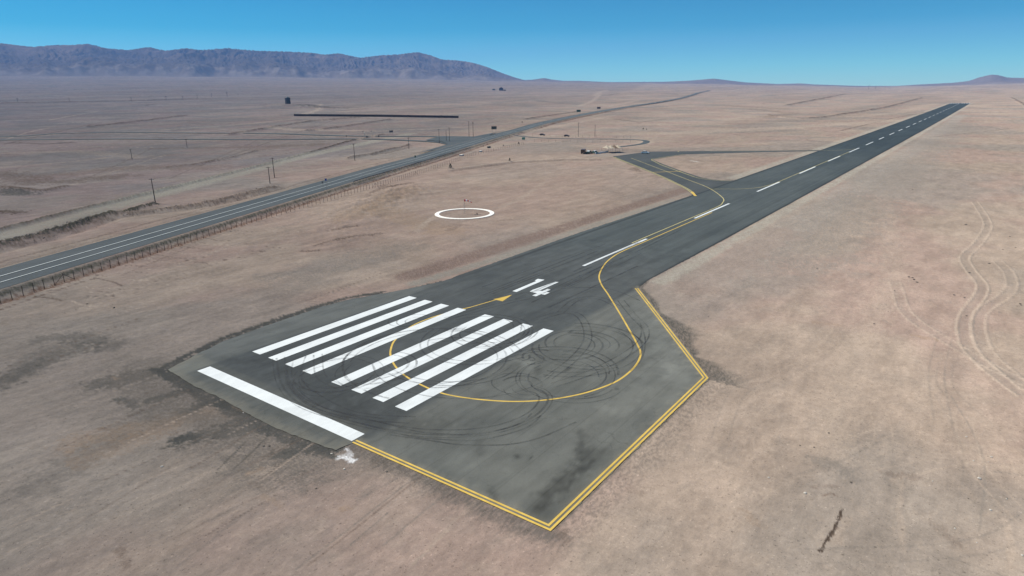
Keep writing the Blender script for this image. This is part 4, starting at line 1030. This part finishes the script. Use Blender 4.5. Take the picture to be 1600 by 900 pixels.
sign('road_sign', 541.5, 216.5, 212, 1.6, 1.8, (.06, .07, .07), 'tiny dark sign left of the lamps on the side road', legs=1)
sign('road_sign', 573.5, 217, 213, 1.8, 2.0, (.04, .05, .06), 'tiny dark sign on the median of the side road, left one', legs=1)
sign('road_sign', 592, 217, 212, 2.0, 2.2, (.04, .05, .06), 'tiny dark sign on the median of the side road, right one', legs=1)
sign('road_sign', 816, 192, 190, 1.5, 1.5, (.06, .04, .05), 'tiny dark sign at the far edge of the highway past the junction', legs=1)
def lamp(bx, by, ty, label):
    g = G(bx, by); h = (by-ty)*px_m(bx, by); r = empty('street_lamp', g); tag(r, label, 'street lamp', 'lamps on the side road')
    b = MB(); b.tube((0, 0, -.2), (0, 0, h), .13, .08, 8); b.tube((0, 0, h), (0, 1.3, h+.25), .06, .05, 6); b.build('lamp_post', M_STEEL, r)
    b = MB(); b.box((0, 1.6, h+.27), (.8, 1.2, .5), taper=.7); b.build('lamp_head', mat('lamp_head', (.08, .08, .09), .5), r, .04)
lamp(570, 214, 206.5, 'left street lamp above the side road'); lamp(583, 214, 206.5, 'right street lamp above the side road')

# ------------------------------------------------------------------ wall, tower, far buildings, pylons
def long_wall():
    P = resample(WALL, 12); z0 = float(H(*P[0])); r = empty('long_wall', (P[0][0], P[0][1], z0)); tag(r, 'very long low dark wall standing alone on the plain', 'wall')
    h = 3.3*px_m(590, 182); b = MB(); vs = []
    A = offset(P, .3); B = offset(P, -.3)
    for i in range(len(P)):
        z = float(H(*P[i]))-z0
        for Q, zz in ((A, -1), (A, h), (B, h), (B, -1)): vs.append((Q[i][0]-P[0][0], Q[i][1]-P[0][1], z+zz))
    fs = [(i*4+k, i*4+k+1, i*4+4+k+1, i*4+4+k) for i in range(len(P)-1) for k in range(3)]+[(0, 1, 2, 3), tuple(len(vs)-4+k for k in (3, 2, 1, 0))]
    b.add(vs, fs); b.build('wall_panel', mat('dark_wall', (.065, .052, .048), .9, var=.3, scale=.15), r)
    b = MB()
    for i in range(0, len(P), 2):
        z = float(H(*P[i]))-z0; b.box((P[i][0]-P[0][0], P[i][1]-P[0][1], z+h/2), (.8, .8, h+.5))
    b.build('buttress', mat('wall_post', (.09, .075, .068), .9), r)['kind'] = 'stuff'
long_wall()
def tower():
    g = at(450.5, 166.5); k = px_m(450.5, 166.5); g = (g[0], g[1], zat(g[0], g[1])); az = math.atan2(g[1]-CAM[1], g[0]-CAM[0])
    r = empty('tower_block', g, az+.35); tag(r, 'dark square tower block with flat roof on a low mound', 'tower')
    w = 6.4*k; h = 10.5*k; b = MB(); b.box((0, 0, h/2-1), (w, w, h+2), taper=.97); b.build('tower_wall', mat('dark_concrete', (.045, .052, .058), .9, var=.35, scale=.2), r)
    for z in (.26, .48, .70, .90):
        for s in (-1, 1):
            for ax in (0, 1):
                b = MB(); d = (w*.22, .3, h*.11)
                for t in (-.28, 0, .28):
                    b.box((t*w, s*w*.49, z*h) if ax == 0 else (s*w*.49, t*w, z*h), d if ax == 0 else (d[1], d[0], d[2]))
                b.build('window_row', mat('dark_glass', (.02, .025, .035), .2) if 'dark_glass' not in bpy.data.materials else bpy.data.materials['dark_glass'], r)
    b = MB(); b.box((0, 0, h+.4), (w*1.04, w*1.04, 1.0)); b.build('parapet', mat('tower_trim', (.07, .075, .078), .9), r)
    b = MB(); b.box((-w*.1, 0, h+1.7), (w*.5, w*.5, 1.8)); b.build('roof_hut', mat('pale_render', (.30, .30, .27), .9), r)
tower()
def house(bx, by, wpx, hpx, label, col, rcol, rz=.3):
    g = at(bx, by); k = px_m(bx, by); az = math.atan2(g[1]-CAM[1], g[0]-CAM[0]); r = empty('building', (g[0], g[1], float(H(g[0], g[1]))), az+math.pi/2+rz)
    tag(r, label, 'building'); w = wpx*k; h = hpx*k; d = w*.7
    b = MB(); b.box((0, 0, h*.35-1), (w, d, h*.7+2)); b.build('building_wall', mat('wall_'+str(bx), col, .9, var=.2, scale=.2), r)
    b = MB(); b.prism([(-w*.54, h*.7), (w*.54, h*.7), (0, h)], -d*.54, d*.54); b.build('roof', mat('roof_'+str(bx), rcol, .8), r)
    b = MB()
    for s in (-.3, .3): b.box((s*w, -d/2-.05, h*.35), (w*.16, .3, h*.25))
    b.build('window', mat('hwin_'+str(bx), (.02, .02, .03), .3), r)
house(771, 141, 5, 2.2, 'small far dark roofed shed, left of the two on the plain', (.30, .28, .25), (.05, .05, .055))
house(783, 141.5, 6, 5, 'far dark building, taller and right of the small shed', (.06, .06, .065), (.045, .045, .05), .1)
house(788.5, 141.5, 4, 1.6, 'low far annex at the right foot of the dark building', (.10, .10, .10), (.08, .08, .08), .1)
def pylon(bx, by, hp, label):
    g = at(bx, by); k = px_m(bx, by); h = hp*k; az = math.atan2(g[1]-CAM[1], g[0]-CAM[0]); r = empty('power_pylon', (g[0], g[1], float(H(g[0], g[1]))), az+math.pi/2)
    tag(r, label, 'pylon', 'pylons crossing the far plain')
    b = MB(); s = h*.09; q = h*.012
    for sx in (-1, 1):
        for sy in (-1, 1): b.tube((sx*s, sy*s, -1), (sx*s*.25, sy*s*.25, h), q, q*.8, 4)
    for j in range(6):
        z0, z1 = h*j/6, h*(j+1)/6; s0, s1 = s*(1-.75*j/6), s*(1-.75*(j+1)/6)
        for sg in (-1, 1):
            b.tube((-s0, sg*s0, z0), (s1, sg*s1, z1), q*.6, None, 3); b.tube((s0, sg*s0, z0), (-s1, sg*s1, z1), q*.6, None, 3)
            b.tube((sg*s0, -s0, z0), (sg*s1, s1, z1), q*.6, None, 3)
    b.build('lattice', M_PYL, r)
    for z, w in ((.72, .24), (.88, .17)):
        b = MB(); b.tube((-w*h, 0, z*h), (w*h, 0, z*h), q, None, 4); b.tube((-w*h, 0, z*h), (0, 0, (z+.07)*h), q*.6, None, 4); b.tube((w*h, 0, z*h), (0, 0, (z+.07)*h), q*.6, None, 4)
        b.build('crossarm', M_PYL, r)
M_PYL = mat('pylon_steel', (.05, .05, .055), .7, .2)
for i, (bx, by, hp) in enumerate([(28, 160, 6.5), (109, 160, 7), (205.5, 158.5, 6.5), (260, 156.5, 6.5), (286, 156, 6), (308.5, 153.5, 5.5), (331, 152, 6), (355, 151, 7), (372, 151, 4.5)]):
    ordn = ['leftmost', 'second from the left', 'third from the left', 'fourth from the left', 'middle one', 'fourth from the right', 'third from the right', 'second from the right', 'rightmost'][i]
    pylon(bx, by, hp, 'faint lattice power pylon on the far plain, '+ordn+' of the row')
def mast(bx, by, hp, label):
    g = at(bx, by); k = px_m(bx, by); h = hp*k; r = empty('radio_mast', (g[0], g[1], float(H(g[0], g[1])))); tag(r, label, 'radio mast')
    b = MB(); q = max(.6, h*.02)
    for kx in range(3):
        a = kx*2.094; b.tube((q*2*math.cos(a), q*2*math.sin(a), -1), (q*.8*math.cos(a), q*.8*math.sin(a), h), q*.5, None, 4)
    b.build('mast_lattice', M_PYL, r); b = MB(); b.box((0, 0, h*.85), (q*5, q*1.5, h*.1)); b.build('antenna', M_PYL, r)
mast(1357, 139, 7, 'left thin radio mast on the horizon beyond the runway'); mast(1368, 139, 5.5, 'right shorter radio mast on the horizon beyond the runway')

# ------------------------------------------------------------------ vehicles and the canopy by the apron
M_TYRE = mat('tyre', (.02, .02, .02), .9); M_GLASS = mat('car_glass', (.02, .025, .03), .15, spec=.5); M_CHR = mat('bright_trim', (.5, .5, .5), .3, .7)
def wheels(r, xs, y, rad, w=.24):
    for x in xs:
        for s in (-1, 1):
            b = MB(); b.tube((x, s*(y-w/2), rad), (x, s*(y+w/2), rad), rad, None, 18); t = b.build('wheel', M_TYRE, r)
            b = MB(); b.tube((x, s*(y+w/2-.01), rad), (x, s*(y+w/2+.02), rad), rad*.55, None, 12); b.build('hub', M_CHR, t)
def vehicle(px, py, heading, label, cat, col, kind='car', name='parked_car', roof=None):
    g = G(px, py); r = empty(name, g, heading); tag(r, label, cat); m = mat(name+'_paint_'+str(int(px)), col, .35, .1, .5); rm = mat('roof_paint_'+str(int(px)), roof or col, .4)
    if kind == 'pickup':
        b = MB(); b.prism([(-2.65, .45), (2.6, .45), (2.65, .75), (2.55, 1.02), (1.35, 1.12), (.95, 1.15), (-.95, 1.15), (-.95, 1.1), (-2.65, 1.1)], -.92, .92); b.build('body', m, r, .04)
        b = MB(); b.prism([(1.35, 1.1), (.75, 1.72), (-.75, 1.75), (-.98, 1.12)], -.80, .80); b.build('cab', rm, r, .05)
        b = MB(); b.prism([(1.17, 1.2), (.72, 1.66), (-.68, 1.68), (-.85, 1.2)], -.815, .815); b.build('side_window', M_GLASS, r)
        b = MB(); b.prism([(1.36, 1.18), (1.38, 1.2), (.84, 1.70), (.80, 1.68)], -.70, .70); b.build('windscreen', M_GLASS, r)
        b = MB(); b.box((-1.8, 0, 1.13), (1.5, 1.5, .04)); b.build('load_bed', M_TYRE, r)
        wheels(r, (-1.65, 1.65), .82, .40)
    elif kind == 'car':
        b = MB(); b.prism([(-2.15, .35), (2.1, .35), (2.15, .62), (2.0, .88), (1.0, .98), (-2.0, 1.02), (-2.15, .8)], -.88, .88); b.build('body', m, r, .06)
        b = MB(); b.prism([(1.05, .95), (.35, 1.46), (-1.35, 1.48), (-1.95, 1.0)], -.74, .74); b.build('cab', rm, r, .06)
        b = MB(); b.prism([(.80, 1.02), (.28, 1.40), (-1.25, 1.42), (-1.62, 1.02)], -.755, .755); b.build('side_window', M_GLASS, r)
        b = MB(); b.prism([(1.06, 1.0), (1.08, 1.02), (.42, 1.46), (.38, 1.43)], -.66, .66); b.build('windscreen', M_GLASS, r)
        wheels(r, (-1.35, 1.35), .78, .34)
    elif kind == 'truck':
        b = MB(); b.box((0, 0, .75), (6.6, 1.0, .3)); b.build('chassis', M_TYRE, r)
        b = MB(); b.prism([(1.5, .6), (3.3, .6), (3.35, 1.4), (3.0, 2.35), (1.5, 2.4)], -1.1, 1.1); b.build('cab', m, r, .06)
        b = MB(); b.prism([(3.37, 1.45), (3.39, 1.47), (3.07, 2.25), (3.03, 2.25)], -.95, .95); b.build('windscreen', M_GLASS, r)
        b = MB(); b.prism([(2.0, 1.45), (3.1, 1.45), (2.9, 2.15), (2.0, 2.2)], -1.12, 1.12); b.build('side_window', M_GLASS, r)
        b = MB(); b.box((-1.0, 0, 1.65), (4.4, 2.3, 1.5)); b.build('cargo_body', rm, r, .05)
        wheels(r, (-2.3, -1.1, 2.4), .95, .48, .3)
    for s in (-1, 1):
        b = MB(); x = {'pickup': 2.6, 'car': 2.08, 'truck': 3.34}[kind]; b.box((x, s*.66, .78 if kind != 'truck' else .95), (.12, .3, .16)); b.build('headlight', M_CHR, r)
    return r
vehicle(911.5, 240, 0.42, 'dark red and brown truck parked at the left end of the vehicle group', 'truck', (.10, .015, .02), 'truck', 'parked_truck', (.09, .055, .035))
vehicle(920, 240, 0.15, 'dark green pickup with a white cab between the red truck and the white one', 'pickup truck', (.02, .10, .085), 'pickup', 'pickup_truck', (.75, .77, .75))
vehicle(929.5, 240, -2.2, 'dark teal pickup with a bright white roof nearest to the canopy', 'pickup truck', (.015, .075, .07), 'pickup', 'pickup_truck', (.8, .8, .8))
vehicle(1008, 240, -1.4, 'small white car standing alone on the apron', 'car', (.72, .73, .70), 'car')
vehicle(885.5, 213.5, -1.2, 'dark purple car parked beyond the entry road fence', 'car', (.045, .03, .04), 'car')
vehicle(847.5, 211.6, -1.3, 'small dark car near the mouth of the entry road', 'car', (.06, .055, .05), 'car')
def canopy():
    a = np.array(G(945, 238.5)); c = np.array(G(969, 237.5)); d = c-a; L = np.linalg.norm(d[:2]); rz = math.atan2(d[1], d[0])
    r = empty('shade_canopy', a, rz); tag(r, 'open shade canopy with peaked cream sails on thin posts beside the apron', 'canopy')
    L = 9.0; Wd = 8.5; mp = mat('canopy_sail', (.36, .31, .24), .85, var=.15, scale=1); md = mat('canopy_sail_dark', (.12, .085, .055), .85)
    n = 4
    for i in range(n):
        x0 = L*i/n; x1 = L*(i+1)/n; xm = (x0+x1)/2
        b = MB(); K = 8; vs = []
        for u in range(K+1):
            for v in range(K+1):
                U_ = u/K; V_ = v/K; rr = max(abs(U_-.5), abs(V_-.5))*2
                vs.append((x0+(x1-x0)*U_, -Wd/2+Wd*V_, 2.5+1.7*(1-rr)**1.4))
        fs = [(u*(K+1)+v, (u+1)*(K+1)+v, (u+1)*(K+1)+v+1, u*(K+1)+v+1) for u in range(K) for v in range(K)]
        b.add(vs, fs); o = b.build('sail', mp if i != 2 else md, r); o.modifiers.new('thick', 'SOLIDIFY').thickness = .04
        if i == 2: o['label'] = 'dark brown sail'
        b = MB(); b.tube((xm, 0, 0), (xm, 0, 4.15), .05, .04, 6); b.build('king_post', M_STEEL, r)
    pm = None
    for i in range(n+1):
        for s in (-1, 1):
            b = MB(); b.tube((0, 0, -.1), (0, 0, 2.5), .07, None, 8)
            if pm is None: o = pm = b.build('canopy_post', M_STEEL, r)
            else: o = pm.copy(); COL.objects.link(o); o.parent = r
            o.location = (L*i/n, s*Wd/2, 0)
    b = MB()
    for s in (-1, 1): b.tube((0, s*Wd/2, 2.48), (L, s*Wd/2, 2.48), .05, None, 6)
    b.build('eaves_beam', M_STEEL, r)
canopy()
def low_wall():
    P = XY((930, 240.8), (938, 239.8), (950, 238)); P = resample(P, 1.5); r0 = np.array([P[0][0], P[0][1], zat(*P[0])]); b = MB()
    for a, c in zip(P[:-1], P[1:]):
        m = (a+c)/2; b.box((m[0]-r0[0], m[1]-r0[1], .45), (np.linalg.norm(c-a), .35, .9), math.atan2(c[1]-a[1], c[0]-a[0]))
    o = b.build('low_white_wall', mat('limewash', (.62, .60, .60), .9, var=.15)); o.location = r0; tag(o, 'low whitish wall running from the pickups to the canopy', 'wall')
low_wall()
# small things near the gate
def block(px, py, dims, col, name, label, cat, rz=.4):
    g = G(px, py); r = empty(name, g, rz); tag(r, label, cat)
    b = MB(); b.box((0, 0, dims[2]/2), dims, taper=.94); b.build('slab', mat(name+'_'+str(int(px)), col, .9, var=.2), r, .03)
    b = MB(); b.box((0, 0, dims[2]+.06), (dims[0]*1.05, dims[1]*1.05, .12)); b.build('cover', mat(name+'c_'+str(int(px)), tuple(c*.9 for c in col), .9), r)
block(721, 243, (4.2, 1.6, .5), (.60, .56, .50), 'culvert_head', 'pale concrete culvert head beside the end of the fence', 'culvert')
block(751, 237, (3.0, 1.2, .5), (.58, .54, .48), 'culvert_head', 'small pale concrete culvert head right of the larger one', 'culvert')
block(764, 231, (4.0, 1.2, .9), (.10, .10, .085), 'concrete_trough', 'dark trough by the road at the fence corner', 'trough')
def shrub(px, py, h, label):
    g = G(px, py); r = empty('shrub', g); tag(r, label, 'shrub', 'small dark shrubs on the bare soil'); rnd = random.Random(int(px))
    b = MB()
    for i in range(5): a = rnd.uniform(0, 6.28); b.tube((0, 0, -.05), (.3*h*math.cos(a), .3*h*math.sin(a), h*rnd.uniform(.5, .8)), .035, .015, 4)
    b.build('stem', M_POLE, r); b = MB()
    for i in range(260):
        a = rnd.uniform(0, 6.28); z = rnd.random()**.8; q = h*.42*(1.05-z)**.7*rnd.random()**.4; c = Vector((q*math.cos(a), q*math.sin(a), h*(.08+.92*z)))
        u = Vector((rnd.gauss(0, 1), rnd.gauss(0, 1), rnd.gauss(0, 1))).normalized()*h*.07; w = u.orthogonal().normalized()*h*.05
        b.add([c-u, c+w, c+u, c-w], [(0, 1, 2, 3)])
    b.build('foliage', M_LEAF, r)
M_LEAF = mat('dusty_leaf', (.035, .038, .022), .9, var=.3)
shrub(796.5, 254.5, 1.5, 'small dark cone shaped shrub on the pale bank'); shrub(810.5, 225.5, 1.6, 'dark shrub below the pale green sign')
shrub(786.5, 228.5, 1.1, 'little dark shrub left of the gate shrub'); shrub(745.5, 335, .5, 'tiny dark tuft added as the windsock shadow inside the white ring')  # tuft in the ring is added to stand for the windsock's cast shadow
shrub(755, 229, .9, 'tiny dark shrub at the highway edge above the culverts')
shrub(1005, 202.5, 1.6, 'brown shrub heap alone on the plain behind the canopy'); shrub(1010, 202.8, 1.1, 'smaller brown shrub right beside the heap'); shrub(704, 266, 2.2, 'dull stump like shrub at the left end of the pale bank')

# ------------------------------------------------------------------ stones
def rock_mesh(seed, s):
    bm = bmesh.new(); bmesh.ops.create_icosphere(bm, subdivisions=2, radius=1); rnd = random.Random(seed)
    ax = (rnd.uniform(.8, 1.3), rnd.uniform(.6, 1.0), rnd.uniform(.45, .7)); pl = [(Vector((rnd.gauss(0, 1), rnd.gauss(0, 1), rnd.gauss(0, 1))).normalized(), rnd.uniform(.6, .85)) for _ in range(7)]
    for v in bm.verts:
        for n_, d in pl:
            e = v.co.dot(n_)-d
            if e > 0: v.co -= n_*e
        v.co = Vector((v.co.x*ax[0], v.co.y*ax[1], v.co.z*ax[2]+.25))*s
    me = bpy.data.meshes.new('stone'); bm.to_mesh(me); bm.free(); return me
M_RK = mat('pale_stone', (.48, .44, .38), .9, var=.25, scale=8); M_RKD = mat('dark_stone', (.10, .085, .07), .9, var=.3, scale=8)
RM = [rock_mesh(i, 1) for i in range(5)]
LISTP = [(1258, 771, .28), (1530, 748, .34), (1549, 714, .22), (1521, 720, .18), (1298, 800, 0), (1457, 752, .18), (1548, 797, .22), (1573, 780, .16), (1510, 682, .18), (1597, 868, .22), (1544, 722, .13),
         (1492, 826, .16), (1201, 746, .2), (518, 709, .2), (998, 696, .22), (253, 729, .3), (538, 733, .22), (380, 645, .16), (391, 643, .12), (1526, 848, .13), (690, 748, .15)]
LISTD = [(1250, 696, .16), (1272, 699, .18), (1295, 676, .2), (1513, 779, .14), (1574, 779, .14), (1330, 754, .2), (1491, 461, .4), (1507, 465, .3), (1420, 433, .45), (1428, 437, .5), (1433, 441, .4),
         (1426, 434, .4), (1509, 351, .6), (1510, 494, .3), (1578, 370, .45), (1587, 387, .3), (1594, 475, .35), (1595, 477, .3), (1546, 412, .4), (1398, 455, .3), (1366, 506, .25), (1515, 426, .4),
         (1545, 412, .35), (1567, 390, .3), (1388, 487, .2), (412, 697, .22), (421, 697, .25), (604, 737, .22), (494, 764, .2), (178, 481, .5), (136, 475, .3), (1107, 495, .2), (1277, 420, .35), (1426, 296, .5)]
k = 0
for L_, m_, gname, lab in ((LISTP, M_RK, 'pale stones lying on the soil', 'small pale stone lying loose on the bare soil'), (LISTD, M_RKD, 'dark stones lying on the soil', 'small dark stone lying loose on the bare soil')):
    for px, py, s in L_:
        if not s: continue
        me_ = RM[k % 5].copy(); o = link('stone', me_, m_); g = G(px, py); o.location = g; s *= .55; o.scale = (s, s, s*.8); o.rotation_euler = (0, 0, k*1.3); k += 1
        tag(o, lab, 'stone', gname)
def gravel():
    rnd = np.random.RandomState(8); b = MB(); pts = []
    def along(P, n, w, s0, s1):
        P = resample(P, 1.0); i = rnd.randint(0, len(P), n); q = P[i]+rnd.normal(0, w, (n, 2)); pts.extend((a, c, rnd.uniform(s0, s1)) for a, c in q)
    along(RUBBLE, 900, 1.9, .10, .42); along(DARKBANK, 700, 1.0, .12, .45); along(XY((495, 385), (540, 372), (590, 366)), 160, 1.6, .08, .25)
    along(XY((600, 297), (640, 287)), 160, 1.8, .1, .28); along(XY((0, 300), (50, 303)), 200, 4, .3, .9); along(PAD[:3], 420, 1.7, .03, .10); along(XY((1318, 795), (1298, 835), (1281, 860)), 60, .14, .04, .12)
    along(XY((1415, 432), (1440, 442), (1480, 455), (1520, 468)), 90, .9, .06, .18)
    u = rnd.uniform(30, 150, 1500); a = rnd.uniform(YAW-.72, YAW+.72, 1500)
    for r_, a_ in zip(u, a):
        x, y = CAM[0]+r_*math.cos(a_), CAM[1]+r_*math.sin(a_); pts.append((x, y, rnd.uniform(.02, .07)*(1+r_/120)))
    X = np.array([p[0] for p in pts]); Y = np.array([p[1] for p in pts]); ins = inside(X, Y, RWY) | inside(X, Y, TAXI)
    Dh, _, Sg = dist_poly(X, Y, HW, 20); ins |= (Dh*Sg < 7) & (Dh*Sg > -9)
    Z = relief(X, Y, H(X, Y))
    oct_v = np.array([(1, 0, 0), (0, 1, 0), (-1, 0, 0), (0, -1, 0), (0, 0, .8), (0, 0, -.4)]); F = [(0, 1, 4), (1, 2, 4), (2, 3, 4), (3, 0, 4), (1, 0, 5), (2, 1, 5), (3, 2, 5), (0, 3, 5)]
    for x, y, z, (_, _, s), f in zip(X, Y, Z, pts, ins):
        if f: continue
        a = rnd.uniform(0, 6.28); R_ = np.array([[math.cos(a), -math.sin(a), 0], [math.sin(a), math.cos(a), 0], [0, 0, 1]])
        b.add((oct_v*rnd.uniform(.6, 1.2, (6, 3))*s*.5)@R_.T+np.array([x, y, z+.15*s]), F)
    o = b.build('gravel', mat('gravel_stone', (.17, .14, .115), .95, var=.45, scale=.9)); tag(o, 'loose gravel and rubble scattered over the soil', kind='stuff')
gravel()
print('END', END, 'verts', len(ground.data.vertices))
